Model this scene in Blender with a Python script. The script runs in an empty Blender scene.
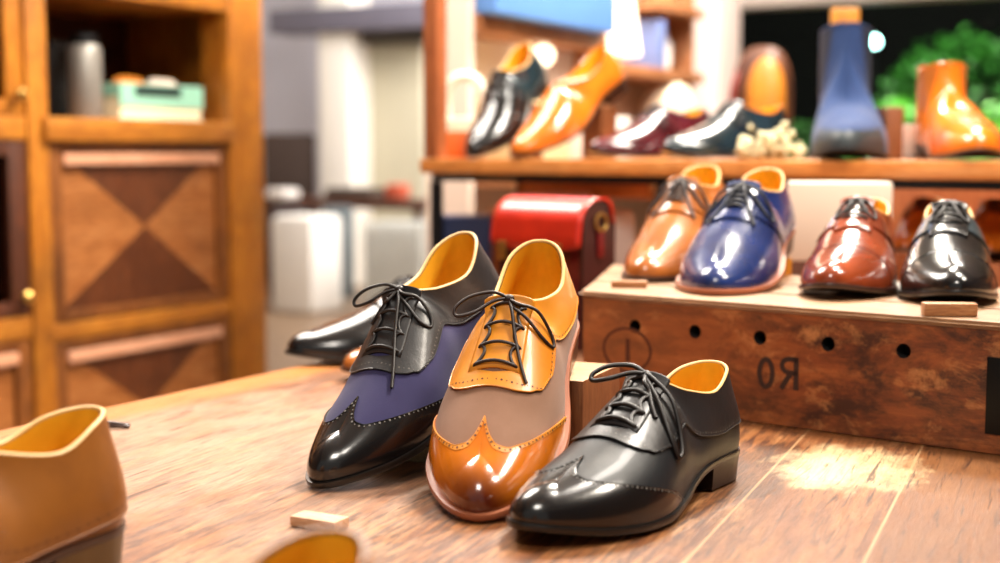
import bpy, bmesh, math, random
from mathutils import Vector, Matrix, Euler
R = math.radians
random.seed(7)
C = bpy.context.scene.collection
# ------------------------------------------------------------------ camera frame
F = 1390.0; YH = 150.0
TZ = 0.62                      # table top height
EYE = Vector((0, 0, TZ + 0.262))
PITCH = math.atan((281.5 - YH) / F)
cp, sp_ = math.cos(PITCH), math.sin(PITCH)
def ray(px, py):
    a = (px - 500) / F; b = (281.5 - py) / F
    return Vector((a, cp + b * sp_, -sp_ + b * cp))
def W(px, py, d):
    r = ray(px, py); return EYE + r * (d / r.y)
def onZ(px, py, z):
    r = ray(px, py); return EYE + r * ((z - EYE.z) / r.z)
def k_of(px): return (px - 500) / F / cp * 1.0

# ------------------------------------------------------------------ object helpers
def link(o, parent=None):
    C.objects.link(o)
    if parent is not None: o.parent = parent
    return o
def tag(o, label=None, cat=None, group=None, kind=None):
    if label: o['label'] = label
    if cat: o['category'] = cat
    if group: o['group'] = group
    if kind: o['kind'] = kind
    return o
def thing(name, label, cat, loc=(0, 0, 0), rz=0, group=None):
    o = bpy.data.objects.new(name, None); o.empty_display_size = .05
    link(o); o.location = loc; o.rotation_euler = (0, 0, rz)
    return tag(o, label, cat, group)
def mesh_obj(name, verts, faces, mats, parent=None, mi=None, smooth=True, sharp=40, merge=0.0, label=None):
    me = bpy.data.meshes.new(name)
    me.from_pydata([tuple(v) for v in verts], [], faces)
    for m in (mats if isinstance(mats, (list, tuple)) else [mats]): me.materials.append(m)
    if mi:
        for p, i in zip(me.polygons, mi): p.material_index = i
    if merge > 0 or True:
        bm = bmesh.new(); bm.from_mesh(me)
        if merge > 0: bmesh.ops.remove_doubles(bm, verts=bm.verts, dist=merge)
        bmesh.ops.dissolve_degenerate(bm, dist=1e-6, edges=bm.edges)
        bmesh.ops.recalc_face_normals(bm, faces=bm.faces)
        bm.to_mesh(me); bm.free()
    if smooth:
        for p in me.polygons: p.use_smooth = True
        me.set_sharp_from_angle(angle=R(sharp))
    o = bpy.data.objects.new(name, me); link(o, parent)
    if label: o['label'] = label
    return o
class MB:
    def __init__(s): s.v = []; s.f = []; s.m = []
    def add(s, v, f, mi=0):
        n = len(s.v); s.v += [Vector(x) for x in v]; s.f += [tuple(i + n for i in q) for q in f]; s.m += [mi] * len(f)
        return s
    def box(s, x0, x1, y0, y1, z0, z1, b=0.0, mi=0, M=None):
        bm = bmesh.new(); bmesh.ops.create_cube(bm, size=1)
        for v in bm.verts:
            v.co = Vector(((x0 + x1) / 2 + v.co.x * (x1 - x0), (y0 + y1) / 2 + v.co.y * (y1 - y0), (z0 + z1) / 2 + v.co.z * (z1 - z0)))
        if b > 0: bmesh.ops.bevel(bm, geom=bm.edges[:], offset=b, segments=2, affect='EDGES', profile=.6)
        return s.bm(bm, mi, M)
    def bm(s, bm, mi=0, M=None):
        bm.verts.index_update()
        vs = [(M @ v.co if M else v.co.copy()) for v in bm.verts]
        s.add(vs, [tuple(v.index for v in f.verts) for f in bm.faces], mi); bm.free(); return s
    def lathe(s, prof, seg=24, mi=0, M=None, cap=True):
        v = []; f = []
        for (r, z) in prof:
            for i in range(seg):
                a = 2 * math.pi * i / seg; v.append(Vector((r * math.cos(a), r * math.sin(a), z)))
        for j in range(len(prof) - 1):
            for i in range(seg):
                f.append((j * seg + i, j * seg + (i + 1) % seg, (j + 1) * seg + (i + 1) % seg, (j + 1) * seg + i))
        if cap:
            f.append(tuple(range(seg))[::-1]); f.append(tuple((len(prof) - 1) * seg + i for i in range(seg)))
        if M: v = [M @ x for x in v]
        return s.add(v, f, mi)
    def tube(s, pts, r, seg=7, mi=0, closed=False):
        pts = [Vector(p) for p in pts]; n = len(pts); rings = []
        up = Vector((0.13, 0.21, 1)).normalized()
        for i in range(n):
            a = pts[i - 1] if (i > 0 or closed) else pts[i]; b = pts[(i + 1) % n] if (i < n - 1 or closed) else pts[i]
            t = (b - a)
            t = t.normalized() if t.length > 1e-9 else Vector((1, 0, 0))
            x = up.cross(t)
            if x.length < 1e-4: x = Vector((1, 0, 0)).cross(t)
            x.normalize(); y = t.cross(x); up = y
            rr = r[i] if isinstance(r, (list, tuple)) else r
            rings.append([pts[i] + (x * math.cos(2 * math.pi * k / seg) + y * math.sin(2 * math.pi * k / seg)) * rr for k in range(seg)])
        v = [p for q in rings for p in q]; f = []
        m = n if closed else n - 1
        for i in range(m):
            j = (i + 1) % n
            for k in range(seg): f.append((i * seg + k, i * seg + (k + 1) % seg, j * seg + (k + 1) % seg, j * seg + k))
        if not closed: f.append(tuple(range(seg))[::-1]); f.append(tuple((n - 1) * seg + k for k in range(seg)))
        return s.add(v, f, mi)
    def prism(s, poly, z0, z1, mi=0, M=None, b=0):
        bm = bmesh.new(); n = len(poly)
        lo = [bm.verts.new((p[0], p[1], z0)) for p in poly]; hi = [bm.verts.new((p[0], p[1], z1)) for p in poly]
        bm.faces.new(lo[::-1]); bm.faces.new(hi)
        for i in range(n): bm.faces.new((lo[i], lo[(i + 1) % n], hi[(i + 1) % n], hi[i]))
        if b > 0: bmesh.ops.bevel(bm, geom=bm.edges[:], offset=b, segments=2, affect='EDGES')
        return s.bm(bm, mi, M)
    def build(s, name, mats, parent=None, smooth=True, sharp=40, label=None, merge=0):
        return mesh_obj(name, s.v, s.f, mats, parent, s.m, smooth, sharp, merge, label)
def cr(pts, n=8, closed=False):          # catmull-rom through points
    P = [Vector(p) for p in pts]; out = []; m = len(P)
    for i in range(m if closed else m - 1):
        if closed: a, b, c, d = P[i - 1], P[i], P[(i + 1) % m], P[(i + 2) % m]
        else: a, b, c, d = P[max(i - 1, 0)], P[i], P[i + 1], P[min(i + 2, m - 1)]
        for k in range(n):
            t = k / n
            out.append(.5 * ((2 * b) + (c - a) * t + (2 * a - 5 * b + 4 * c - d) * t * t + (3 * b - a - 3 * c + d) * t ** 3))
    if not closed: out.append(P[-1])
    return out
def interp(tab, x):                        # smooth (monotone) table lookup
    if x <= tab[0][0]: return tab[0][1]
    if x >= tab[-1][0]: return tab[-1][1]
    n = len(tab)
    for i in range(n - 1):
        if x <= tab[i + 1][0]: break
    def sl(j): return (tab[j + 1][1] - tab[j][1]) / (tab[j + 1][0] - tab[j][0])
    def tg(j):
        if j == 0: return sl(0)
        if j == n - 1: return sl(n - 2)
        a, b = sl(j - 1), sl(j)
        return 0 if a * b <= 0 else 2 * a * b / (a + b)
    h = tab[i + 1][0] - tab[i][0]; t = (x - tab[i][0]) / h
    m0, m1 = tg(i) * h, tg(i + 1) * h
    return (2*t**3-3*t*t+1)*tab[i][1] + (t**3-2*t*t+t)*m0 + (-2*t**3+3*t*t)*tab[i+1][1] + (t**3-t*t)*m1
def sstep(a, b, x):
    t = min(max((x - a) / (b - a), 0), 1); return t * t * (3 - 2 * t)

# ------------------------------------------------------------------ materials
def srgb(h):
    if isinstance(h, str):
        h = h.lstrip('#'); c = [int(h[i:i+2], 16) / 255 for i in (0, 2, 4)]
    else: c = h
    return tuple((x / 12.92 if x <= .04045 else ((x + .055) / 1.055) ** 2.4) for x in c) + (1,)
class NT:
    def __init__(s, name):
        s.m = bpy.data.materials.new(name); s.m.use_nodes = True; s.t = s.m.node_tree; s.n = s.t.nodes
        s.b = s.n['Principled BSDF']
    def N(s, ty, **kw):
        n = s.n.new(ty)
        for k, v in kw.items():
            if k.startswith('i_'): n.inputs[k[2:].replace('_', ' ')].default_value = v
            else: setattr(n, k, v)
        return n
    def L(s, a, b): s.t.links.new(a, b)
    def coords(s, scale=(1, 1, 1), rot=(0, 0, 0), which='Object'):
        tc = s.N('ShaderNodeTexCoord'); mp = s.N('ShaderNodeMapping')
        mp.inputs['Scale'].default_value = scale; mp.inputs['Rotation'].default_value = rot
        s.L(tc.outputs[which], mp.inputs[0]); return mp.outputs[0]
    def noise(s, vec, scale, detail=4, rough=.5, dist=0):
        n = s.N('ShaderNodeTexNoise'); n.inputs['Scale'].default_value = scale; n.inputs['Detail'].default_value = detail
        n.inputs['Roughness'].default_value = rough; n.inputs['Distortion'].default_value = dist
        s.L(vec, n.inputs['Vector']); return n.outputs['Fac']
    def ramp(s, fac, stops, interp='LINEAR'):
        r = s.N('ShaderNodeValToRGB'); r.color_ramp.interpolation = interp
        e = r.color_ramp.elements
        while len(e) < len(stops): e.new(.5)
        for x, (p, c) in zip(e, stops): x.position = p; x.color = c if len(c) == 4 else tuple(c) + (1,)
        s.L(fac, r.inputs[0]); return r.outputs[0]
    def mix(s, fac, a, b, bt='MIX'):
        m = s.N('ShaderNodeMix', data_type='RGBA', blend_type=bt)
        if isinstance(fac, (int, float)): m.inputs[0].default_value = fac
        else: s.L(fac, m.inputs[0])
        for v, i in ((a, 6), (b, 7)):
            if isinstance(v, tuple): m.inputs[i].default_value = v
            else: s.L(v, m.inputs[i])
        return m.outputs[2]
    def math(s, op, a, b=0.0):
        m = s.N('ShaderNodeMath', operation=op)
        for i, v in enumerate((a, b)):
            if isinstance(v, (int, float)): m.inputs[i].default_value = v
            else: s.L(v, m.inputs[i])
        return m.outputs[0]
    def bump(s, h, strength=.2, dist=.001):
        b = s.N('ShaderNodeBump'); b.inputs['Strength'].default_value = strength; b.inputs['Distance'].default_value = dist
        s.L(h, b.inputs['Height']); s.L(b.outputs[0], s.b.inputs['Normal'])
    def sep(s, vec):
        x = s.N('ShaderNodeSeparateXYZ'); s.L(vec, x.inputs[0]); return x.outputs
def leather(name, col, col2=None, rough=.28, coat=.35, sc=14, bump=.12, burn=None, spec=.5):
    t = NT(name); v = t.coords()
    col2 = col2 or tuple(x * .72 for x in srgb(col)[:3]) + (1,)
    if isinstance(col2, str): col2 = srgb(col2)
    c = t.mix(t.ramp(t.noise(v, sc, 4, .6), [(.35, (0, 0, 0, 1)), (.7, (1, 1, 1, 1))]), srgb(col), col2)
    if burn:     # dyed patina towards the toe tip, burn=(x0,x1,colour)
        x = t.sep(v)[0]
        mr = t.N('ShaderNodeMapRange'); mr.inputs[1].default_value = burn[0]; mr.inputs[2].default_value = burn[1]
        nz = t.math('ADD', x, t.math('MULTIPLY', t.math('SUBTRACT', t.noise(v, 30, 3), .5), .02))
        t.L(nz, mr.inputs[0]); c = t.mix(mr.outputs[0], c, srgb(burn[2]))
    t.L(c, t.b.inputs['Base Color']); t.b.inputs['Roughness'].default_value = rough
    t.b.inputs['Coat Weight'].default_value = coat; t.b.inputs['Coat Roughness'].default_value = .12; t.b.inputs['Specular IOR Level'].default_value = spec
    h = t.math('ADD', t.noise(v, 90, 3, .6), t.math('MULTIPLY', t.noise(v, 700, 2, .5), .35))
    t.bump(h, bump, .0012); return t.m
def suede(name, col, col2):
    t = NT(name); v = t.coords()
    c = t.mix(t.noise(v, 25, 5, .65), srgb(col), srgb(col2))
    t.L(c, t.b.inputs['Base Color']); t.b.inputs['Roughness'].default_value = .82
    t.b.inputs['Sheen Weight'].default_value = .1; t.b.inputs['Specular IOR Level'].default_value = .25
    t.bump(t.noise(v, 900, 3, .7), .25, .0008); return t.m
def plain(name, col, rough=.5, metal=0, coat=0, var=.12, sc=8, emit=0, spec=.5):
    t = NT(name); v = t.coords()
    c0 = srgb(col); c1 = tuple(min(1, x * (1 - var * 2)) for x in c0[:3]) + (1,)
    t.L(t.mix(t.noise(v, sc, 4, .6), c0, c1), t.b.inputs['Base Color'])
    t.b.inputs['Roughness'].default_value = rough; t.b.inputs['Metallic'].default_value = metal
    t.b.inputs['Coat Weight'].default_value = coat; t.b.inputs['Specular IOR Level'].default_value = spec
    if emit: t.b.inputs['Emission Color'].default_value = c0; t.b.inputs['Emission Strength'].default_value = emit
    return t.m
def wood(name, a, b, c=None, axis=0, sc=1.0, rough=.45, coat=.1, bump=.2, stretch=12, dirt=.25):
    t = NT(name); s = [stretch] * 3; s[axis] = 1.0
    v = t.coords(tuple(x * sc for x in s)); v2 = t.coords()
    g = t.noise(v, 6, 6, .65, .6)
    fine = t.noise(v, 26, 4, .7, .2)
    col = t.ramp(g, [(.25, srgb(b)), (.48, srgb(a)), (.75, srgb(c or a))])
    col = t.mix(t.ramp(fine, [(.3, (1, 1, 1, 1)), (.75, (0, 0, 0, 1))]), col, srgb(b))
    col = t.mix(t.math('MULTIPLY', t.ramp(t.noise(v2, 5, 4, .6), [(.45, (0, 0, 0, 1)), (.7, (1, 1, 1, 1))]), dirt), col, (.02, .01, .006, 1))
    t.L(col, t.b.inputs['Base Color']); t.b.inputs['Roughness'].default_value = rough
    t.b.inputs['Coat Weight'].default_value = coat; t.b.inputs['Coat Roughness'].default_value = .25
    t.bump(t.math('ADD', g, fine), bump, .002); return t.m

M = {}
M['lining'] = leather('lining_yellow', '#f3bb2c', '#e0a012', rough=.5, coat=.0, bump=.1, sc=20)
M['rim'] = leather('collar_edge_tan', '#e0b878', '#caa05c', rough=.5, coat=0)
M['rim_dark'] = leather('collar_edge_dark', '#2c2620', '#181412', rough=.45, coat=.1)
M['lace_dark'] = plain('waxed_cord_dark', '#1b1412', .42, sc=300, var=.3)
M['lace_brown'] = plain('waxed_cord_brown', '#2b170f', .5, sc=300, var=.3)
M['hole'] = plain('pinked_hole', '#1a0d06', .8)
M['hole_grey'] = plain('pinked_hole_grey', '#5c5853', .5)
M['hole_orange'] = plain('pinked_hole_rust', '#4a2006', .7)
M['black'] = leather('black_calf', '#101114', '#08090a', rough=.22, coat=.6, bump=.06)
M['black_soft'] = leather('black_grain_leather', '#1d1c1e', '#0f0e10', rough=.42, coat=.12, bump=.3)
M['black_vamp'] = leather('black_smooth_vamp', '#1e2125', '#121417', rough=.44, coat=.08, bump=.14, spec=.35)
M['navy_suede'] = suede('navy_suede', '#38345c', '#28264a')
M['brown_suede'] = suede('taupe_suede', '#8d6a56', '#76543f')
M['tan'] = leather('cognac_leather', '#d8841c', '#c06a10', rough=.3, coat=.35, bump=.1)
M['tan_face'] = leather('cognac_facing', '#dc8f24', '#c87616', rough=.38, coat=.2, bump=.12)
M['tan_toe'] = leather('cognac_burnished', '#cf7414', '#b8600c', rough=.2, coat=.7, bump=.05, burn=(.262, .300, '#551f0e'))
M['sole_tan'] = leather('sole_edge_russet', '#a05e3e', '#854a30', rough=.45, coat=.1)
M['sole_black'] = leather('sole_edge_black', '#16120f', '#0c0a09', rough=.35, coat=.3)
M['sole_brown'] = leather('sole_edge_brown', '#3a1d10', '#28140b', rough=.4, coat=.3)
M['heel_dark'] = leather('stacked_heel', '#1e120d', '#120b08', rough=.4, coat=.2)

# ------------------------------------------------------------------ the shoe surface
RIDGE_LOW = [(.135, .104), (.15, .095), (.18, .077), (.21, .063), (.24, .0545), (.27, .050), (.30, .047)]
class Shoe:
    def __init__(s, L=.30, mirror=1, toe='round', kind='low', open_front=.130, width=1.0, hscale=1.0):
        s.L = L; s.mir = mirror; s.kind = kind; s.wd = width; s.of = open_front; s.hs = hscale
        s.toe = toe
        s.W = [(0, .031), (.03, .0325), (.07, .033), (.11, .036), (.15, .044), (.19, .0500), (.22, .0485), (.25, .0425), (.275, .0365), (.30, .032)]
        if toe == 'point': s.W = [(0, .031), (.03, .0325), (.07, .033), (.11, .035), (.15, .043), (.19, .0490), (.22, .0475), (.25, .0405), (.275, .0345), (.30, .030)]
        s.zs_t = [(0, .026), (.05, .0255), (.085, .0235), (.12, .017), (.16, .0095), (.20, .0070), (.25, .0095), (.30, .0175)]
        s._o = {}; s._p = {}
        s.oe = s.of + .005         # outline x matching the front end of the opening
    def s_of(s, x): x = min(max(x, 0), .30); return math.acos(1 - x / .15) / (2 * math.pi)
    def half(s, x):
        w = interp(s.W, x); xh = .036; rt = .075 if s.toe == 'round' else .085
        if x < xh: w *= max(0, 1 - ((xh - x) / xh) ** 2.2) ** .5
        if x > .30 - rt: w *= max(0, 1 - ((x - (.30 - rt)) / rt) ** (2.5 if s.toe == 'round' else 2.2)) ** .5
        return w * s.wd
    def cy(s, x): return s.mir * (interp([(0, 0), (.08, .0), (.15, .002), (.20, .004), (.25, .001), (.30, -.004)], x))
    def O(s, sp, e=0.0):
        sp = round(sp % 1.0, 6); q_ = s._o.get(sp)
        if q_ is None: q_ = s._o[sp] = s.O_(sp)
        return q_
    def O_(s, sp):
        x = .15 * (1 - math.cos(2 * math.pi * sp)); sg = 1 if sp <= .5 else -1
        y = sg * s.half(x) + s.cy(x)
        return x, y
    def O_off(s, sp, e):
        x, y = s.O(sp); x1, y1 = s.O((sp + .004) % 1); x0, y0 = s.O((sp - .004) % 1)
        tx, ty = x1 - x0, y1 - y0; l = math.hypot(tx, ty) or 1
        return x - ty / l * -e * -1 if False else x + (-ty / l) * e * 1, y + (tx / l) * e
    def zs(s, x): return interp(s.zs_t, x)
    def T(s, ox, sg):
        oe = s.oe
        if s.kind == 'low' or s.kind == 'loafer':
            if ox < oe:
                a = math.pi * ox / oe; xc = (s.of + .010) / 2; r = (s.of - .010) / 2
                tx = xc - r * math.cos(a); ty = .0290 * math.sin(a) ** .9 * (1 - .32 * (tx / s.of) ** 2) * (1 if ox > 0 else 0)
                tz = interp([(0, .099), (.03, .092), (.065, .080), (.10, .086), (.13, .0985)] if s.kind == 'low' else
                            [(0, .092), (.03, .083), (.065, .070), (.10, .067), (.13, .073), (.165, .083)], tx)
            else:
                q = (ox - oe) / (.30 - oe)
                tx = s.of + (.266 - s.of) * (1 - (1 - q) ** 1.35) if q > 0 else s.of
                ty = 0; tz = interp([(.13, .0985), (.15, .0890), (.18, .0730), (.21, .0595), (.24, .0490), (.262, .0405)], tx)
            b = sstep(oe - .045, oe + .008, ox)
        else:
            H = .150 * s.hs
            if ox < oe:
                a = math.pi * ox / oe; xc = (s.of + .012) / 2; r = (s.of - .012) / 2
                tx = xc - r * math.cos(a); ty = .036 * math.sin(a) ** .8 * (1 if ox > 0 else 0); tz = H + .004 * math.cos(2 * a)
            else:
                q = (ox - oe) / (.30 - oe)
                P = [(0, s.of, H + .004), (.12, s.of + .003, H * .80), (.25, s.of + .014, .1 + (H-.15)*.2), (.40, s.of + .036, .081), (.60, .205, .066), (.8, .238, .056), (1, .262, .049)]
                tx = interp([(p[0], p[1]) for p in P], q); tz = interp([(p[0], p[2]) for p in P], q); ty = 0
            b = sstep(oe - .01, oe + .055, ox)
        return tx, sg * ty + s.cy(tx) * (1 - .5 * (1 if ty > 0 else 0)), tz * (1 if s.kind == 'boot' else s.hs), b
    def P(s, sp, t):
        k_ = (round(sp % 1.0, 6), round(t, 6)); q_ = s._p.get(k_)
        if q_ is None: q_ = s._p[k_] = s.P_(*k_)
        return q_.copy()
    def P_(s, sp, t):
        q_ = s._o.get(('c', sp))
        if q_ is None: q_ = s._o[('c', sp)] = s.ctrl(sp)
        p0, p1, p2, p3 = q_; u = 1 - t
        c0, c1, c2, c3 = u**3, 3*u*u*t, 3*u*t*t, t**3
        return Vector((c0*p0[i] + c1*p1[i] + c2*p2[i] + c3*p3[i] for i in range(3)))
    def ctrl(s, sp):
        x, y = s.O(sp); z = s.zs(x); sg = 1 if sp <= .5 else -1
        tx, ty, tz, b = s.T(x, sg)
        h = tz - z
        x1, y1 = s.O((sp + .006) % 1); x0, y0 = s.O((sp - .006) % 1)
        l = math.hypot(x1 - x0, y1 - y0) or 1; nx, ny = (y1 - y0) / l, -(x1 - x0) / l
        if nx * (x - .15) + ny * y < 0: nx, ny = -nx, -ny
        bu = .07 * (1 - b) * h * (1.0 if s.kind != 'boot' else .35) + .07 * b * h
        p0 = (x, y, z)
        k1 = .38 * (1 - b) + .62 * b
        p1 = (x + nx * bu, y + ny * bu, z + k1 * h)
        kk = .50
        a2 = (tx + nx * .004 * (s.kind != 'boot'), ty + ny * .004 * (s.kind != 'boot'), tz - .35 * h)
        b2 = (tx + kk * (x - tx), ty + kk * (y - ty), tz + .0)
        p2 = tuple(a2[i] * (1 - b) + b2[i] * b for i in range(3))
        return p0, p1, p2, (tx, ty, tz)
    def Nn(s, sp, t):
        k_ = ('n', round(sp % 1.0, 6), round(t, 6)); q_ = s._o.get(k_)
        if q_ is None: q_ = s._o[k_] = s.Nn_(sp, t)
        return q_.copy()
    def Nn_(s, sp, t):
        e = .003; t0, t1 = max(t - .02, 0), min(t + .02, 1)
        if t1 == 1 and t0 > .97: t0 = .96
        tt = min(t, .995)
        a = s.P(sp + e, tt) - s.P(sp - e, tt); b = s.P(sp, t1) - s.P(sp, t0)
        n = b.cross(a)
        if n.length < 1e-12: return Vector((0, 0, 1))
        n.normalize()
        x, y = s.O(sp)
        tx = s.T(x, 1)[0]
        ref = Vector((0, y, .03)) if .03 < x < .27 else Vector(((x - .15), y, .02))
        if n.dot(ref) < 0: n = -n
        if t > .985 and x > s.oe + .004: n = Vector((n.x, 0, abs(n.z))).normalized()
        return n
    def S(s, sp, t, off=0.0):
        p = s.P(sp, t)
        return p + s.Nn(sp, t) * off if off else p
    def at(s, ox, t, side, off=0.0):           # t in 0..1 ; side +1 / -1
        sp = s.s_of(ox); sp = sp if side > 0 else 1 - sp
        return s.S(sp, t, off)

def patch(sh, rows, off, mb, mi=0, base=-.0004, closed=False):
    """rows: grid of (s,t).  raised sheet with skirts"""
    nr, nc = len(rows), len(rows[0])
    top = [sh.S(a, b, off(a, b) if callable(off) else off) for r in rows for (a, b) in r]
    v = list(top); f = []
    for i in range(nr - 1):
        for j in range(nc - 1): f.append((i*nc+j, i*nc+j+1, (i+1)*nc+j+1, (i+1)*nc+j))
    border = [(0, j) for j in range(nc)] + [(i, nc-1) for i in range(1, nr)] + [(nr-1, j) for j in range(nc-2, -1, -1)] + [(i, 0) for i in range(nr-2, 0, -1)]
    b0 = len(v)
    for (i, j) in border: v.append(sh.S(rows[i][j][0], rows[i][j][1], base))
    nb = len(border)
    for q in range(nb):
        i, j = border[q]; i2, j2 = border[(q+1) % nb]
        f.append((i*nc+j, i2*nc+j2, b0+(q+1) % nb, b0+q))
    mb.add(v, f, mi)
def dots(sh, path, off, mb, mi, r=.0009, step=.0042, zig=0):
    """path: list of (s,t) densely sampled"""
    pts = [sh.S(a, b, off) for a, b in path]; acc = step * .5; k = 0
    for i in range(1, len(pts)):
        acc += (pts[i] - pts[i-1]).length
        if acc >= step:
            acc = 0; k += 1
            n = sh.Nn(*path[i]); c = pts[i]; x = n.orthogonal().normalized(); y = n.cross(x)
            rr = r * (1 if k % 2 else .62)
            v = [c + (x*math.cos(a) + y*math.sin(a))*rr for a in [math.pi*q/4 for q in range(8)]] + [c + n*.0001]
            mb.add(v, [(q, (q+1) % 8, 8) for q in range(8)], mi)

def make_shoe(name, label, cat='shoe', style='ghillie', sh=None, mats=None, res=1.0, welt=.0035, group=None, lace_r=.00125, bow=True):
    m = dict(upper=M['black'], toe=None, facing=None, lining=M['lining'], rim=M['rim'], lace=M['lace_dark'], sole=M['sole_black'],
             heel=M['heel_dark'], tongue=None, hole=M['hole'])
    m.update(mats or {})
    for k in ('toe', 'facing', 'tongue'): m[k] = m[k] or m['upper']
    root = thing(name, label, cat, group=group)
    ns = int(150 * res) // 2 * 2; nt = int(26 * res)
    oe = sh.oe; MBs = MB
    # --- upper
    svals = [i / ns for i in range(ns)]
    v = []; f = []
    for a in svals:
        for j in range(nt + 1): v.append(sh.S(a, j / nt))
    for i in range(ns):
        i2 = (i + 1) % ns
        for j in range(nt): f.append((i*(nt+1)+j, i2*(nt+1)+j, i2*(nt+1)+j+1, i*(nt+1)+j+1))
    upper = mesh_obj('upper', v, f, m['upper'], root, merge=2e-5, sharp=60)
    # --- lining (inside face) : only the rear and waist
    v = []; f = []; th = -.0022; n2 = nt
    sel = [a for a in svals if sh.O(a)[0] < oe + (.045 if sh.kind != 'boot' else -.004)]
    order = [a for a in sel if a > .5] + [a for a in sel if a <= .5]
    for a in order:
        for j in range(n2 + 1):
            x = sh.O(a)[0]; tt = j / n2
            v.append(sh.S(a, tt, th) if not (x > oe and tt > .97) else sh.P(a, tt) + Vector((0, 0, th)))
    for i in range(len(order) - 1):
        for j in range(n2): f.append((i*(n2+1)+j, (i+1)*(n2+1)+j, (i+1)*(n2+1)+j+1, i*(n2+1)+j+1))
    mesh_obj('lining', v, f, m['lining'], root, merge=2e-5, sharp=60)
    # --- insole
    xs = [.006 + .008*i for i in range(24)]
    mb = MB(); v = []
    for x in xs: v.append(Vector((x, sh.cy(x) + max(sh.half(x) - .004, .004), sh.zs(x) + .003)))
    for x in xs: v.append(Vector((x, sh.cy(x) - max(sh.half(x) - .004, .004), sh.zs(x) + .003)))
    n = len(xs); mb.add(v, [(i, i+1, n+i+1, n+i) for i in range(n-1)])
    mb.build('insole', m['lining'], root)
    # --- collar edge
    ring = []
    sr = sh.s_of(oe); nn = int(90 * res)
    for i in range(nn):
        a = -sr + 2 * sr * (i + .0) / (nn - 1)
        ring.append(sh.P(a, 1) + Vector((0, 0, .0002)))
    mb = MB(); mb.tube(ring[:-1], .0016, 8, closed=True); mb.build('collar_edge', m['rim'], root)
    # --- sole
    rings = [(-.006, .0003), (welt - .0006, .0003), (welt, -.0012), (welt, -.0036), (welt - .0008, -.005), (-.004, -.005)]
    v = []; f = []; N = int(140 * res)
    for (e, dz) in rings:
        for i in range(N):
            a = i / N; x, y = sh.O(a)
            x1, y1 = sh.O((a+.005) % 1); x0, y0 = sh.O((a-.005) % 1); l = math.hypot(x1-x0, y1-y0) or 1
            nx, ny = (y1-y0)/l, -(x1-x0)/l
            if nx*(x-.15)+ny*y < 0: nx, ny = -nx, -ny
            ee = e if e < 0 else e * (.45 + .55 * sstep(.06, .16, x))
            v.append(Vector((x + nx*ee, y + ny*ee, sh.zs(x) + dz)))
    for r_ in range(len(rings) - 1):
        for i in range(N): f.append((r_*N+i, r_*N+(i+1) % N, (r_+1)*N+(i+1) % N, (r_+1)*N+i))
    b0 = (len(rings)-1)*N                       # close the bottom with strips
    for i in range(N//2 - 1): f.append((b0+i, b0+i+1, b0+(N-i-1) % N, b0+(N-i) % N) if i > 0 else (b0, b0+1, b0+N-1))
    f.append((b0+N//2-1, b0+N//2, b0+N//2+1))
    mesh_obj('sole', v, f, m['sole'], root, sharp=35)
    # --- heel
    hx = .076
    oo = [(x, sh.cy(x) + sh.half(x) + .001) for x in [hx*math.sin(math.pi/2*i/14)**2 if i else .0 for i in range(15)]]
    poly = [(p[0], p[1]) for p in oo] + [(p[0], 2*sh.cy(p[0]) - p[1]) for p in reversed(oo[1:])]
    lo = []; hi = []
    for (x, y) in poly:
        hi.append(Vector((x, y, sh.zs(x) - .0048))); lo.append(Vector((.04 + (x-.04)*.95 + .0008, y*.95, 0)))
    mid = [a*.9 + b*.1 for a, b in zip(lo, hi)]
    n = len(poly); v = lo + hi; f = [tuple(range(n))[::-1], tuple(range(n, 2*n))] + [(i, (i+1) % n, n+(i+1) % n, n+i) for i in range(n)]
    mesh_obj('heel', v, f, m['heel'], root, sharp=35)
    so = sh.s_of
    # --- toe cap
    if style in ('ghillie', 'cap', 'brogue'):
        if style == 'cap': xb = [(0, .222), (.3, .226), (.7, .232), (1, .2335)]
        else: xb = [(0, .155), (.12, .177), (.3, .214), (.5, .246), (.66, .2605), (.79, .2630), (.89, .258), (.96, .248), (1, .237)]
        nt2 = int(40*res); nc = int(64*res)
        rows = []
        for j in range(nt2 + 1):
            t = j / nt2; s0 = so(interp(xb, t)); rows.append([(s0 + (1 - 2*s0) * k / nc, t) for k in range(nc + 1)])
        mb = MB(); patch(sh, rows, .0011, mb, 0)
        if res > .8 and m.get('band'):      # lighter pinked edging strip
            for sd in (1, -1):
                rws = [[((lambda z: z if sd > 0 else 1 - z)(so(min(interp(xb, j/nt2) + .0062*k/3, .2985))), j/nt2) for k in range(4)] for j in range(nt2 + 1)]
                patch(sh, rws, .0015, mb, 3, base=.0008)
        if res > .8:
            for sd in (1, -1):
                for (ofs, rr, st) in ((.0035, .00105, .0042),):
                    path = []
                    for q in range(401):
                        t = .04 + .95 * q / 400; s0 = so(min(interp(xb, t) + ofs, .299)); path.append((s0 if sd > 0 else 1 - s0, t))
                    dots(sh, path, .0017, mb, 1, rr, st)
                    # raised cord along the edge
                    e = [sh.S((lambda z: z if sd > 0 else 1-z)(so(interp(xb, .02 + .98*q/120) + .0006)), .02 + .98*q/120, .0012) for q in range(121)]
                    mb.tube(e, .0006, 5, 2)
        mb.build('toe_cap', [m['toe'], m['hole'], m.get('band', m['toe']), m.get('band', m['toe'])], root, sharp=50)
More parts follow.
